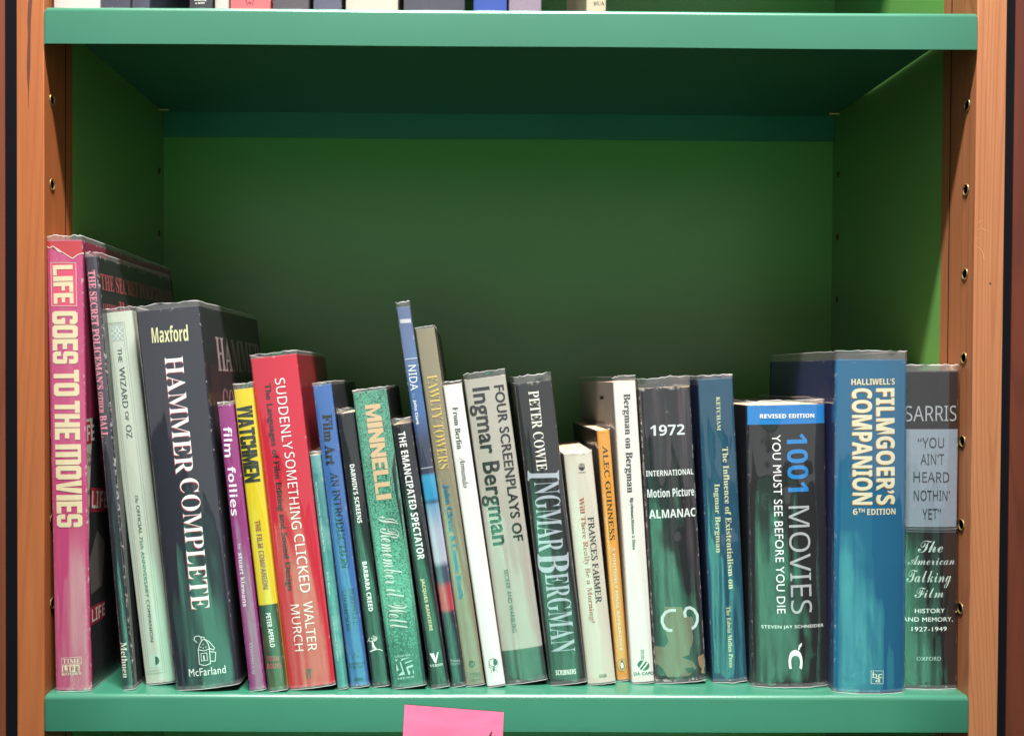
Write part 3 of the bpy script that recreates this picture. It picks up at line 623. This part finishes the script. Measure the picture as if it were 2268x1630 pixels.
UPPER = [
 dict(k='u0', label='white book second row up, first from the left above the green shelf', o=[0.55, 12.0, 478.72], a=0, yaw=0, w=32.88, h=212, d=140, bulge=1.2, col=(215, 205, 200), side=(215, 205, 200), hard=0, ext=3.0, wr=0.5, spec='', items=[
 ]),
 dict(k='u1', label='slate book on the upper shelf, right of the first white one', o=[34.31, 12.0, 478.67], a=0, yaw=0, w=20.75, h=228, d=140, bulge=1.2, col=(52, 54, 72), side=(52, 54, 72), hard=0, ext=3.0, wr=0.5, spec='', items=[
 ]),
 dict(k='u2', label='dark blue book on the upper shelf, left of the grey edged gap', o=[55.59, 12.0, 478.65], a=0, yaw=0, w=13.01, h=205, d=140, bulge=1.2, col=(58, 60, 80), side=(58, 60, 80), hard=0, ext=3.0, wr=0.5, spec='', items=[
 ]),
 dict(k='u3', label='black book lettered HARPER & ROW on the upper shelf', o=[96.21, 12.0, 478.59], a=0, yaw=0, w=16.36, h=218, d=140, bulge=1.2, col=(34, 34, 42), side=(34, 34, 42), hard=0, ext=3.0, wr=0.5, spec='', items=[
   ('T','S','HARPER','serif',(235,232,220),[3.88,7.8,12.48,7.7,1.39],{}),
   ('T','S','& ROW','serif',(235,232,220),[4.54,5.49,11.4,5.61,1.31],{}),
 ]),
 dict(k='u4', label='cream book on the upper shelf, left of the coral one', o=[113.97, 12.0, 478.57], a=0, yaw=0, w=10.02, h=198, d=140, bulge=1.2, col=(210, 198, 190), side=(210, 198, 190), hard=0, ext=3.0, wr=0.5, spec='', items=[
 ]),
 dict(k='u5', label='coral red book with a dark emblem on the upper shelf', o=[125.05, 12.0, 478.56], a=0, yaw=0, w=28.31, h=222, d=140, bulge=1.2, col=(238, 104, 110), side=(238, 104, 110), hard=0, ext=3.0, wr=0.5, spec='', items=[
   ('L','S',(110,30,40),0.5,[(11.06,8.9),(12.5,4.36)],'printed_line'),
   ('L','S',(110,30,40),0.5,[(16.75,8.93),(15.88,4.38)],'printed_line'),
   ('T','S','S','serif',(110,30,40),[12.89,6.13,15.21,6.22,1.73],{}),
 ]),
 dict(k='u6', label='brownish book in cloudy film on the upper shelf', o=[154.77, 12.0, 478.52], a=0, yaw=0, w=25.68, h=215, d=140, bulge=1.2, col=(84, 74, 82), side=(84, 74, 82), hard=0, ext=3.0, wr=0.5, spec='', items=[
 ]),
 dict(k='u7', label='lilac grey book on the upper shelf', o=[183.27, 12.0, 478.48], a=0, yaw=0, w=19.87, h=230, d=140, bulge=1.2, col=(88, 88, 112), side=(88, 88, 112), hard=0, ext=3.0, wr=0.5, spec='', items=[
 ]),
 dict(k='u8', label='widest pale cream book on the upper shelf', o=[206.13, 12.0, 478.45], a=0, yaw=0, w=36.93, h=208, d=140, bulge=1.2, col=(216, 200, 186), side=(216, 200, 186), hard=0, ext=3.0, wr=0.5, spec='', items=[
 ]),
 dict(k='u9', label='widest dark slate book on the upper shelf', o=[247.11, 12.0, 478.4], a=0, yaw=0, w=43.09, h=226, d=140, bulge=1.2, col=(66, 64, 80), side=(66, 64, 80), hard=0, ext=3.0, wr=0.5, spec='', items=[
 ]),
 dict(k='u10', label='royal blue book with crumpled film on the upper shelf', o=[296.01, 12.0, 478.34], a=0, yaw=0, w=23.75, h=210, d=140, bulge=1.2, col=(30, 72, 170), side=(30, 72, 170), hard=0, ext=3.0, wr=0.5, spec='', items=[
 ]),
 dict(k='u11', label='mauve marbled book on the upper shelf, right of the royal blue one', o=[320.98, 12.0, 478.31], a=0, yaw=0, w=23.04, h=200, d=140, bulge=1.2, col=(150, 130, 150), side=(150, 130, 150), hard=0, ext=3.0, wr=0.5, spec='', items=[
 ]),
 dict(k='u12', label='cream book with the letters BUA on the upper shelf, last on the right', o=[375.51, 12.0, 478.24], a=0, yaw=0, w=14.07, h=190, d=140, bulge=1.2, col=(212, 190, 160), side=(212, 190, 160), hard=0, ext=3.0, wr=0.5, spec='', items=[
   ('T','S','BUA','serif',(90,84,88),[4.86,7.3,12.66,7.83,2.59],{}),
 ]),
]

# ---------------------------------------------------------------- book materials
def pig(c):
    """print colour to surface reflectance: saturated inks reflect less than bare paper"""
    k = min(max((min(c) - 200) / 20.0, 0.0), 1.0)
    f = .72 + .23 * k
    q = lin(c)
    return (q[0] * f, q[1] * f, q[2] * f, 1.0)
def cover_mat(d, col, side=False):
    m, nt, b = new_mat('cover_' + ('side_' if side else 'spine_') + d['k'])
    w_, h_ = d['w'] * MM, d['h'] * MM
    tc = nt.nodes.new('ShaderNodeTexCoord'); sp = nt.nodes.new('ShaderNodeSeparateXYZ')
    nt.links.new(tc.outputs['Object'], sp.inputs[0])
    X, Y, Z = sp.outputs
    seed = (sum(map(ord, d['k'])) % 97) * .13
    v = coords(nt, (1, 1, 1), loc=(seed, seed, seed))
    n = noise_tex(nt, v, 30, 3)
    base = pig(col)
    if d.get('bands') and not side:
        st = sorted(d['bands'])
        st2 = [(max(0, min(1, z / d['h'])), pig(c)) for z, c in st]
        bc = ramp(nt, mathn(nt, 'DIVIDE', Z, h_, True), st2)
    else:
        bc = mix(nt, 0.0, base, base)
    sp_ = d['spec']
    if sp_ == 'speckle' and not side:
        g = noise_tex(nt, v, 1500, 1, .5)
        lo = noise_tex(nt, v, 26, 3, .6)
        thr = mathn(nt, 'ADD', maprange(nt, Z, .012, .060, .22, 0.0), maprange(nt, lo, .2, .8, -.03, .05))
        thr = mathn(nt, 'ADD', thr, maprange(nt, X, w_ * .5, w_, 0.0, .03))
        k = mathn(nt, 'GREATER_THAN', g, mathn(nt, 'SUBTRACT', .56, thr))
        bc = mix(nt, k, lin((90, 160, 134)), lin((24, 66, 60)))
    if sp_ == 'cloth':
        g = noise_tex(nt, coords(nt, (.35, 1, 1), loc=(seed, 0, 0)), 340, 3)
        bc = mix(nt, maprange(nt, g, .3, .7), bc, lin((58, 122, 126)))
        g = noise_tex(nt, v, 60, 3)
        bc = mix(nt, maprange(nt, g, .45, .7, 0, .45), bc, lin((150, 200, 196)))
    bc = mix(nt, maprange(nt, n, .3, .75, 0, .16), bc, tuple(x * .75 for x in base[:3]) + (1,))
    # rubbed paler along the spine edges, head and foot
    wear = {'worn': .55, 'almanac': .8, 'life': .35}.get(sp_, .06)
    ex = mathn(nt, 'ABSOLUTE', mathn(nt, 'SUBTRACT', X, w_ / 2))
    ex = maprange(nt, ex, w_ / 2 - .0013, w_ / 2 - .0001)
    ez = mathn(nt, 'ABSOLUTE', mathn(nt, 'SUBTRACT', Z, h_ / 2))
    ez = maprange(nt, ez, h_ / 2 - .0030, h_ / 2 - .0003)
    if side: e = ez
    else: e = mathn(nt, 'MAXIMUM', ex, ez)
    g = noise_tex(nt, v, 260, 3, .65)
    k = mathn(nt, 'MULTIPLY', e, maprange(nt, g, .60 - .12 * wear, .66))
    bc = mix(nt, mathn(nt, 'MULTIPLY', k, .35 + .6 * wear, True), bc, lin((214, 206, 196)))
    if sp_ in ('worn', 'almanac', 'life') and not side:
        g = noise_tex(nt, coords(nt, (1, 1, .5), loc=(seed, 0, 2)), 240, 4, .7)
        bc = mix(nt, maprange(nt, g, .70, .73, 0, .45), bc, lin((205, 195, 190)))
        g = noise_tex(nt, coords(nt, (2.2, 1, .10), loc=(seed, 0, 5)), 60, 3, .6)
        bc = mix(nt, maprange(nt, g, .5, .8, 0, .12), bc, lin((225, 190, 200)))
    nt.links.new(bc, b.inputs['Base Color'])
    b.inputs['Roughness'].default_value = .42
    b.inputs['Specular IOR Level'].default_value = .25
    bump(nt, noise_tex(nt, v, 500, 2), .05, .0003, b)
    return m

INK = {}
def ink(col):
    if col not in INK:
        m, nt, b = new_mat('ink_%d_%d_%d' % col)
        v = coords(nt)
        n = noise_tex(nt, v, 700, 3, .7)
        c = mix(nt, maprange(nt, n, .35, .8, 0, .25), pig(col), tuple(x * .72 for x in pig(col)[:3]) + (1,))
        nt.links.new(c, b.inputs['Base Color']); b.inputs['Roughness'].default_value = .45
        INK[col] = m
    return INK[col]

PAGES, nt, b = new_mat('page_edges')
v_ = coords(nt, (1, .02, .02))
n_ = noise_tex(nt, v_, 2600, 2, .6)
nt.links.new(mix(nt, maprange(nt, n_, .3, .7), lin((196, 172, 140)), lin((120, 92, 66))), b.inputs['Base Color'])
b.inputs['Roughness'].default_value = .85

def film_mat(name, milk, gain, white=(.9, .88, .9, 1)):
    m = bpy.data.materials.new(name); m.use_nodes = True
    nt = m.node_tree; nt.nodes.clear()
    out = nt.nodes.new('ShaderNodeOutputMaterial')
    tr = nt.nodes.new('ShaderNodeBsdfTransparent'); tr.inputs[0].default_value = (.975, .98, .975, 1)
    gl = nt.nodes.new('ShaderNodeBsdfGlossy'); gl.inputs['Roughness'].default_value = .045
    df = nt.nodes.new('ShaderNodeBsdfDiffuse'); df.inputs[0].default_value = white
    fr = nt.nodes.new('ShaderNodeFresnel'); fr.inputs['IOR'].default_value = 1.5
    v = coords(nt, (1, 1, .030 if milk < .05 else .3))
    n1 = noise_tex(nt, v, 130 if milk < .05 else 170, 1.2, .45, .1)
    bp = nt.nodes.new('ShaderNodeBump'); bp.inputs['Strength'].default_value = .6; bp.inputs['Distance'].default_value = .0012
    nt.links.new(n1, bp.inputs['Height'])
    nt.links.new(bp.outputs[0], gl.inputs['Normal']); nt.links.new(bp.outputs[0], fr.inputs['Normal'])
    m1 = nt.nodes.new('ShaderNodeMixShader'); m2 = nt.nodes.new('ShaderNodeMixShader')
    nt.links.new(mathn(nt, 'MINIMUM', mathn(nt, 'MULTIPLY', fr.outputs[0], gain, True), .24), m1.inputs[0])
    nt.links.new(tr.outputs[0], m1.inputs[1]); nt.links.new(gl.outputs[0], m1.inputs[2])
    m2.inputs[0].default_value = milk
    nt.links.new(m1.outputs[0], m2.inputs[1]); nt.links.new(df.outputs[0], m2.inputs[2])
    nt.links.new(m2.outputs[0], out.inputs['Surface'])
    return m
FILM = film_mat('clear_film', .007, 2.8)
FILM_EDGE_GLINT = film_mat('film_edge_glint', .40, 2.5)  # whiter film; the glint of the cut edge is put into its colour
FILM_HEAD = film_mat('film_overhang', .05, 3.0)

# ---------------------------------------------------------------- lettering
MAPS = {'serif': (0x1D400, 0x1D41A, 0x1D7CE, 0, 0), 'serifm': (0x1D400, 0x1D41A, 0x1D7CE, -.006, 0),
        'serifh': (0x1D400, 0x1D41A, 0x1D7CE, -.010, 0),
        'slab': (0x1D400, 0x1D41A, 0x1D7CE, .012, 0), 'serifl': (0x1D434, 0x1D44E, None, .006, -.27),
        'serifi': (0x1D434, 0x1D44E, None, 0, 0), 'script': (0x1D4D0, 0x1D4EA, None, -.004, 0),
        'sans': (None, None, None, 0, 0), 'sansm': (None, None, None, .018, 0), 'sansl': (0x1D5A0, 0x1D5BA, 0x1D7E2, -.003, 0),
        'sansb': (0x1D5D4, 0x1D5EE, 0x1D7EC, 0, 0), 'sansc': (0x1D5D4, 0x1D5EE, 0x1D7EC, 0, 0), 'sansx': (0x1D5D4, 0x1D5EE, 0x1D7EC, .016, 0)}
def conv(s, font):
    U, L, D, _, _ = MAPS[font]; o = ''
    for c in s:
        if 'A' <= c <= 'Z' and U: o += chr(U + ord(c) - 65)
        elif 'a' <= c <= 'z' and L: o += chr(0x210E) if (L == 0x1D44E and c == 'h') else chr(L + ord(c) - 97)
        elif c.isdigit() and D: o += chr(D + ord(c) - 48)
        else: o += c
    return o

# heavy poster capitals drawn as polygons in a unit box
def R_(x0, y0, x1, y1): return [(x0, y0), (x1, y0), (x1, y1), (x0, y1)]
a_, b_ = .37, .19
def ring_quads(cut=.16, open_=None, a=a_, b=b_):
    o = [(cut, 0), (1 - cut, 0), (1, cut * .6), (1, 1 - cut * .6), (1 - cut, 1), (cut, 1), (0, 1 - cut * .6), (0, cut * .6)]
    i = [(a + .02, b), (1 - a - .02, b), (1 - a, b + .03), (1 - a, 1 - b - .03), (1 - a - .02, 1 - b), (a + .02, 1 - b), (a, 1 - b - .03), (a, b + .03)]
    q = []
    for k in range(8):
        if open_ and k in open_: continue
        q.append([o[k], o[(k + 1) % 8], i[(k + 1) % 8], i[k]])
    return q
GLY = {
 'L': (.85, [R_(0, 0, a_ + .05, 1), R_(a_ + .05, 0, 1, b_)]),
 'I': (.40, [R_(0, 0, 1, 1)]),
 'F': (.85, [R_(0, 0, a_ + .05, 1), R_(a_ + .05, 1 - b_, 1, 1), R_(a_ + .05, .42, .85, .42 + b_ * .9)]),
 'E': (.88, [R_(0, 0, a_ + .05, 1), R_(a_ + .05, 1 - b_, 1, 1), R_(a_ + .05, .41, .88, .41 + b_ * .9), R_(a_ + .05, 0, 1, b_)]),
 'T': (.92, [R_(0, 1 - b_, 1, 1), R_(.5 - a_ / 2, 0, .5 + a_ / 2, 1 - b_)]),
 'H': (1.0, [R_(0, 0, a_, 1), R_(1 - a_, 0, 1, 1), R_(a_, .41, 1 - a_, .59)]),
 'O': (1.0, ring_quads()),
 'G': (1.0, ring_quads(open_=(2,)) + [R_(1 - a_, .10, 1, .52), R_(.52, .38, 1 - a_, .52), R_(1 - a_, .70, 1, .92)]),
 'C': (1.0, ring_quads(open_=(2,)) + [R_(1 - a_, .10, 1, .36), R_(1 - a_, .64, 1, .92)]),
 'S': (.95, [[(.16, 0), (.84, 0), (1, .10), (1, b_ * .9), (0, b_ * .9), (0, .10)], R_(1 - a_, b_ * .9, 1, .42), R_(0, b_ * .9, a_, .34),
             [(0, .48), (.2, .42), (1, .42), (1, .54), (.8, .58), (0, .58)], R_(0, .58, a_, 1 - b_ * .9), R_(1 - a_, .66, 1, 1 - b_ * .9),
             [(0, 1 - b_ * .9), (1, 1 - b_ * .9), (1, .90), (.84, 1), (.16, 1), (0, .90)]]),
 'm': (1.5, [R_(0, 0, .25, 1 - .12), R_(.375, 0, .625, 1 - .12), R_(.75, 0, 1, 1 - .12), [(0, .88), (1, .88), (.97, .95), (.88, 1), (0, 1)]]),
 'M': (1.3, [R_(0, 0, .24, 1), R_(.76, 0, 1, 1), [(.24, 1), (.24, .62), (.42, 0), (.5, 0), (.5, .38)], [(.76, 1), (.5, .38), (.5, 0), (.58, 0), (.76, .62)]]),
 'N': (1.05, [R_(0, 0, .30, 1), R_(.70, 0, 1, 1), [(.30, 1), (.30, .55), (.70, 0), (.70, .45)]]),
 'V': (1.0, [[(0, 1), (.30, 0), (.5, 0), (.5, .22), (.40, 1)], [(1, 1), (.60, 1), (.5, .22), (.5, 0), (.70, 0)]]),
 'W': (1.4, [[(0, 1), (.14, 0), (.30, 0), (.26, 1)], [(.30, 0), (.44, .66), (.5, 1), (.38, 1), (.28, .5)], [(.70, 0), (.56, .66), (.5, 1), (.62, 1), (.72, .5)], [(1, 1), (.74, 1), (.70, 0), (.86, 0)]]),
 'A': (1.05, [[(0, 0), (.34, 0), (.5, .70), (.5, 1), (.30, 1)], [(1, 0), (.70, 1), (.5, 1), (.5, .70), (.66, 0)], [(.38, .18), (.62, .18), (.58, .34), (.42, .34)]]),
}
def block_polys(s, movies=False):
    x = 0; out = []
    for i, c in enumerate(s):
        if c == 'M' and movies: c = 'm'
        wd, ps = GLY[c]
        for p in ps: out.append([(x + px * wd, py) for px, py in p])
        x += wd + .07
    x -= .07
    return [[(px / x, py) for px, py in p] for p in out]

_tmp = {}
def text_curve(s, font):
    off, sh = MAPS[font][3:]
    c = bpy.data.curves.new('t', 'FONT'); c.body = conv(s, font); c.size = 1; c.resolution_u = 4
    c.offset = off; c.shear = sh if sh else 0
    if font in ('sans', 'sansm') and len(s) > 3: c.space_character = 1.05
    o = bpy.data.objects.new('t', c); COL.objects.link(o)
    return o

def text_mesh(s, font): return _tmp[(s, font)]

def text_flat(o, dg):
    c = o.data
    me = bpy.data.meshes.new_from_object(o.evaluated_get(dg))
    vs = [tuple(v.co[:2]) for v in me.vertices]; fs = [tuple(p.vertices) for p in me.polygons]
    bpy.data.meshes.remove(me)
    x0 = min(v[0] for v in vs); x1 = max(v[0] for v in vs); y0 = min(v[1] for v in vs); y1 = max(v[1] for v in vs)
    return [((x - x0) / (x1 - x0), (y - y0) / (y1 - y0)) for x, y in vs], fs

keys = sorted({(it[2], it[3]) for d in BOOKS + UPPER for it in d['items'] if it[0] == 'T' and it[3] != 'block'})
tobs = [text_curve(*k) for k in keys]
dg_ = bpy.context.evaluated_depsgraph_get()
for k, o in zip(keys, tobs): _tmp[k] = text_flat(o, dg_)
for o in tobs:
    c = o.data; bpy.data.objects.remove(o); bpy.data.curves.remove(c)

# ---------------------------------------------------------------- one book
RR = 1.1
def spine_y(d, u):
    w_ = d['w']; t = max(-1, min(1, 2 * u / w_ - 1))
    rr = min(RR, w_ * .2)
    s = max(0.0, (abs(u - w_ / 2) - (w_ / 2 - rr)) / rr); s = min(1, s)
    return -d['bulge'] * (1 - t * t) + rr * (1 - math.sqrt(max(0, 1 - s * s)))

def wrap(d, face, vs, fs, off):
    """lay a flat figure (mm) on a face of the book, cut so that it follows the curve"""
    if face == 'S':
        bm = bmesh.new()
        bv = [bm.verts.new((x, z, 0)) for x, z in vs]
        for q in fs:
            try: bm.faces.new([bv[i] for i in q])
            except ValueError: pass
        lo = min(v[0] for v in vs); hi = max(v[0] for v in vs); w_ = d['w']
        cuts = [w_ * k / 10 for k in range(1, 10)] + [.2, .5, .9, w_ - .2, w_ - .5, w_ - .9]
        if d['bulge'] < .3: cuts = cuts[9:]
        if hi - lo > 1.2:
            bmesh.ops.triangulate(bm, faces=bm.faces[:], ngon_method='EAR_CLIP')
            for c in cuts:
                if lo < c < hi:
                    bmesh.ops.bisect_plane(bm, geom=bm.verts[:] + bm.edges[:] + bm.faces[:], plane_co=(c, 0, 0), plane_no=(1, 0, 0), dist=1e-5)
        out_v = [(v.co.x * MM, (spine_y(d, v.co.x) - off) * MM, v.co.y * MM) for v in bm.verts]
        bm.verts.index_update()
        out_f = [tuple(v.index for v in q.verts) for q in bm.faces]
        bm.free()
        return out_v, out_f
    if face == 'R': return [((d['w'] + off) * MM, x * MM, z * MM) for x, z in vs], fs
    return [(-off * MM, x * MM, z * MM) for x, z in vs], fs

def clampbox(d, face, pts):
    if face == 'S': return [(min(max(x, .15), d['w'] - .15), min(max(z, .2), d['h'] - .15)) for x, z in pts]
    return [(min(max(x, RR + .1), d['d'] - 2), min(max(z, .2), d['h'] - .15)) for x, z in pts]

def lay_text(d, root, face, s, font, col, geo, opt, n):
    x0, z0, x1, z1, hh = geo
    if face != 'S':                # keep side print between the hinge and the fore-edge
        sh_ = max(0, 1.6 - x0); x0 += sh_; x1 = min(x1 + sh_, d['d'] - 3)
    L = math.hypot(x1 - x0, z1 - z0)
    ux, uz = (x1 - x0) / L, (z1 - z0) / L
    px, pz = -uz, ux            # towards the letter tops
    if font == 'block':
        ps = block_polys(s, s == 'MOVIES'); vs = []; fs = []
        for p in ps:
            b0 = len(vs); vs += p; fs.append(tuple(range(b0, b0 + len(p))))
    else:
        vs, fs = text_mesh(s, font)
    def place(dx, dz):
        return [(x0 + ux * L * a + px * hh * (b - .5) + dx, z0 + uz * L * a + pz * hh * (b - .5) + dz) for a, b in vs]
    lvl = opt.get('l', 1.0) + 1
    if 'sh' in opt:
        sx, sz, sc = opt['sh']
        v2, f2 = wrap(d, face, place(sx, sz), fs, .05 + .04 * (lvl - .8))
        o = obj('lettering_edge', v2, f2, ink(sc), root)
    v2, f2 = wrap(d, face, place(0, 0), fs, .05 + .06 * lvl + (.003 * n % .02))
    if font == 'block':
        pass
    return obj('lettering', v2, f2, ink(col), root)

def lay_poly(d, root, face, col, pts, l, name, n):
    pts = clampbox(d, face, pts)
    v2, f2 = wrap(d, face, pts, [tuple(range(len(pts)))], .04 + .05 * l + .0015 * n)
    if face != 'S':
        bm = bmesh.new(); f_ = bm.faces.new([bm.verts.new(v) for v in v2]); bmesh.ops.triangulate(bm, faces=[f_], ngon_method='EAR_CLIP')
        bm.verts.index_update(); v2 = [tuple(v.co) for v in bm.verts]; f2 = [tuple(v.index for v in q.verts) for q in bm.faces]; bm.free()
    return obj(name, v2, f2, ink(col), root)

def lay_line(d, root, face, col, wd, pts, name, n):
    vs = []; fs = []
    closed = pts[0] == pts[-1] and len(pts) > 2
    for i in range(len(pts)):
        a = pts[i - 1] if i else (pts[-2] if closed else pts[0]); c = pts[i + 1] if i < len(pts) - 1 else (pts[1] if closed else pts[i])
        p = pts[i]
        def un(q, r):
            l = math.hypot(r[0] - q[0], r[1] - q[1]) or 1e-9
            return ((r[0] - q[0]) / l, (r[1] - q[1]) / l)
        t1 = un(a, p) if a != p else un(p, c); t2 = un(p, c) if c != p else t1
        nx, nz = -(t1[1] + t2[1]), t1[0] + t2[0]; l = math.hypot(nx, nz) or 1e-9; nx /= l; nz /= l
        k = max(.45, abs(nx * -t1[1] + nz * t1[0]))
        h = wd / 2 / k
        vs += [(p[0] + nx * h, p[1] + nz * h), (p[0] - nx * h, p[1] - nz * h)]
    for i in range(len(pts) - 1): fs.append((2 * i, 2 * i + 2, 2 * i + 3, 2 * i + 1))
    v2, f2 = wrap(d, face, vs, fs, .17 + .0015 * n)
    return obj(name, v2, f2, ink(col), root)

def make_book(d, group):
    ang = radians(d['a'])
    U = Vector((cos(ang), 0, sin(ang))); Zv = Vector((-sin(ang), 0, cos(ang)))
    M = Matrix(((U.x, 0, Zv.x), (0, 1, 0), (U.z, 0, Zv.z))).to_4x4() @ Matrix.Rotation(radians(d['yaw']), 4, 'Z')
    root = thing('book', d['label'], 'book', Matrix.Translation(Vector(d['o']) * MM) @ M, group)
    w_, h_, D = d['w'], d['h'], d['d']
    rng = random.Random(d['k'])
    hard = d['hard']
    th = 1.9 if hard else .45
    # ---- cover: spine and two boards, one folded shell
    us = sorted(set([0, .12, .35, .7, 1.1] + [w_ * k / 16 for k in range(2, 15)] + [w_, w_ - .12, w_ - .35, w_ - .7, w_ - 1.1]))
    rr = min(RR, w_ * .2)
    ysd = [D, D * .75, D * .5, D * .25, 14, 9.5, 7.5, 5.5, 3.5, 2.2]
    def groove(y): return (.55 if hard else .08) * math.exp(-((y - 7.3) / 1.7) ** 2)
    outer = [(groove(y), y) for y in ysd] + [(u, spine_y(d, u)) for u in us] + [(w_ - groove(y), y) for y in reversed(ysd)]
    inner = []
    for (u, y) in outer:
        iu = min(max(u, th), w_ - th); iy = max(y, spine_y(d, min(max(u, 0), w_)) + th) if y < 3 else y
        inner.append((iu, iy))
    n = len(outer)
    vs = []; fs = []; idx = []
    rows = 24
    for r in range(rows + 1):
        z = h_ * r / rows
        for (u, y) in outer: vs.append((u * MM, y * MM, z * MM))
    base_in = len(vs)
    for z in (0, h_):
        for (u, y) in inner: vs.append((u * MM, y * MM, z * MM))
    ns = len(ysd)
    def mi(k): return 1 if (k < ns - 1 or k >= n - ns) else 0
    for r in range(rows):
        for k in range(n - 1):
            fs.append((r * n + k, r * n + k + 1, (r + 1) * n + k + 1, (r + 1) * n + k)); idx.append(mi(k))
    for k in range(n - 1):
        fs.append((base_in + n + k, base_in + n + k + 1, base_in + k + 1, base_in + k)); idx.append(1)
        fs.append((rows * n + k, rows * n + k + 1, base_in + n + k + 1, base_in + n + k)); idx.append(mi(k))
        fs.append((base_in + k, base_in + k + 1, k + 1, k)); idx.append(mi(k))
    for k in (0, n - 1):
        for r in range(rows):
            pass
    cv = obj('cover', vs, fs, [cover_mat(d, d['col']), cover_mat(d, d['side'], True)], root, True, idx)
    try: cv.data.set_sharp_from_angle(angle=radians(50))
    except Exception: pass
    # ---- pages
    ins = 3.0 if hard else .35
    v, f = box((th + .05) * MM, (w_ - th - .05) * MM, (rr + th + (1.5 if hard else .1)) * MM, (D - (4 if hard else .6)) * MM, (ins) * MM, (h_ - ins) * MM)
    obj('page_block', v, f, PAGES, root)
    # ---- print
    for n_i, it in enumerate(d['items']):
        if it[0] == 'T': lay_text(d, root, it[1], it[2], it[3], it[4], it[5], it[6], n_i)
        elif it[0] == 'P': lay_poly(d, root, it[1], it[2], it[3], it[4], it[5], n_i)
        else: lay_line(d, root, it[1], it[2], it[3], it[4], it[5], n_i)
    # ---- clear plastic film round the cover, standing proud at head and foot
    e = d['ext']; wr = d['wr']
    so = Vector((rng.uniform(0, 50), rng.uniform(0, 50), rng.uniform(0, 50)))
    Ds = D - 6
    side = [Ds, Ds * .75, Ds * .5, Ds * .25, 20, 9, 4.5]
    us2 = [-.25 + (w_ + .5) * k / 18 for k in range(19)]
    path = [(-.45, y, -1, 0) for y in side] + [(u, None, 0, -1) for u in us2] + [(w_ + .45, y, 1, 0) for y in reversed(side)]
    zs = [-.95, -.5, .6, 2, 4, 7]
    nz = 90 if wr >= .6 else 56
    zs += [7 + (h_ - 12) * k / nz for k in range(1, nz)] + [h_ - 4, h_ - 2, h_ - .8, h_ + e * .25, h_ + e * .6, h_ + e - .42, h_ + e]
    vs = []; fs = []; idx = []
    m = len(path); arc = 0
    def N(x, y, z): return noise.noise(Vector((x, y, z)) + so)
    for j, z in enumerate(zs):
        for i, (u, y, sx, sy) in enumerate(path):
            top = max(0, (z - h_)) / e if e else 0
            foot = math.exp(-max(0, z + 1) / 5.0)
            if y is None:
                t = min(1, max(0, u / w_))
                yb = spine_y(d, u)
                edge = min(1, 4 * t * (1 - t))
                a = wr * (.45 + .55 * edge)
                dsp = .42 + a * (abs(N(u * .14, 3, z * .012)) * 2.2 + .5 * abs(N(u * .45, 9, z * .02)) + .5 * foot)
                dsp += wr * .7 * max(0, N(u * .055, 11, z * .03) + .15 * N(u*.02, 4, z * .11)) * edge
                dsp += 1.0 * top * N(u * .45, 5, z * .4) + .35 * foot * abs(N(u * .3, 7, 0))
                X = u; Y = yb - dsp + .55 * top * e * (.15 if N(u * .1, 1, 1) > 0 else -.02)
            else:
                k = abs(N(y * .05, 2, z * .03)) * .12
                X = u + sx * (k * .5) - sx * .0; Y = y
                if top: X -= sx * top * min(.5, th * .3)
            dz = 0
            if z > h_ + e * .5: dz = (.9 * N(u * .28, (y or 0) * .10, 4) + .8 * N(u * 1.1, (y or 0) * .4, 8)) * (.6 + .4 * (e > 2.8)) - (.004 * y if y else 0)
            if z < 0: dz = .15 * N(u * .3, 1, 1)
            vs.append((X * MM, Y * MM, (z + dz) * MM))
    for j in range(len(zs) - 1):
        for i in range(m - 1):
            fs.append((j * m + i, j * m + i + 1, (j + 1) * m + i + 1, (j + 1) * m + i))
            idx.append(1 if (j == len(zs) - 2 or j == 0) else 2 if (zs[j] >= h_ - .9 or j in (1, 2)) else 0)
    obj('clear_sleeve', vs, fs, [FILM, FILM_EDGE_GLINT, FILM_HEAD], root, True, idx)
    return root

for d in BOOKS: make_book(d, 'library books standing on the middle shelf')
for d in UPPER: make_book(d, 'library books standing on the upper shelf')

# ---------------------------------------------------------------- pink note stuck on the lower lip
NOTE, nt, b = new_mat('pink_paper')
n1 = noise_tex(nt, coords(nt, (1, 1, 3)), 30, 3)
nt.links.new(mix(nt, maprange(nt, n1, .3, .75), lin((222, 112, 146)), lin((208, 98, 132))), b.inputs['Base Color'])
b.inputs['Roughness'].default_value = .85; b.inputs['Specular IOR Level'].default_value = .15
note = thing('sticky_note', 'pink paper note stuck on the front lip of the shelf', 'note', Matrix.Translation((.285, -.004, -.02)))
vs = []; fs = []
NX, NZ = 14, 12
for j in range(NZ + 1):
    for i in range(NX + 1):
        a = i / NX; c = j / NZ
        xt = -.034 + .0691 * a; zt = .0148 - .0050 * a
        xb = -.0375 + .0705 * a; zb = -.052 - .001 * a
        x = xt + (xb - xt) * c; z = zt + (zb - zt) * c
        y = .0022 - .0006 * c - .0001 * sin(a * 5 + c * 3) - .0003 * c * a
        vs.append((x, y, z))
for j in range(NZ):
    for i in range(NX): fs.append((j * (NX + 1) + i, j * (NX + 1) + i + 1, (j + 1) * (NX + 1) + i + 1, (j + 1) * (NX + 1) + i))
pp = obj('paper', vs, fs, NOTE, note)
sm = pp.modifiers.new('thickness', 'SOLIDIFY'); sm.thickness = .00012
v = [(.0262, .0012, -.0037), (.0275, .0012, -.0032), (.0228, .0010, -.0130), (.0214, .0010, -.0130)]
obj('pen_stroke', v, [(0, 1, 2, 3)], ink((20, 20, 24)), note)
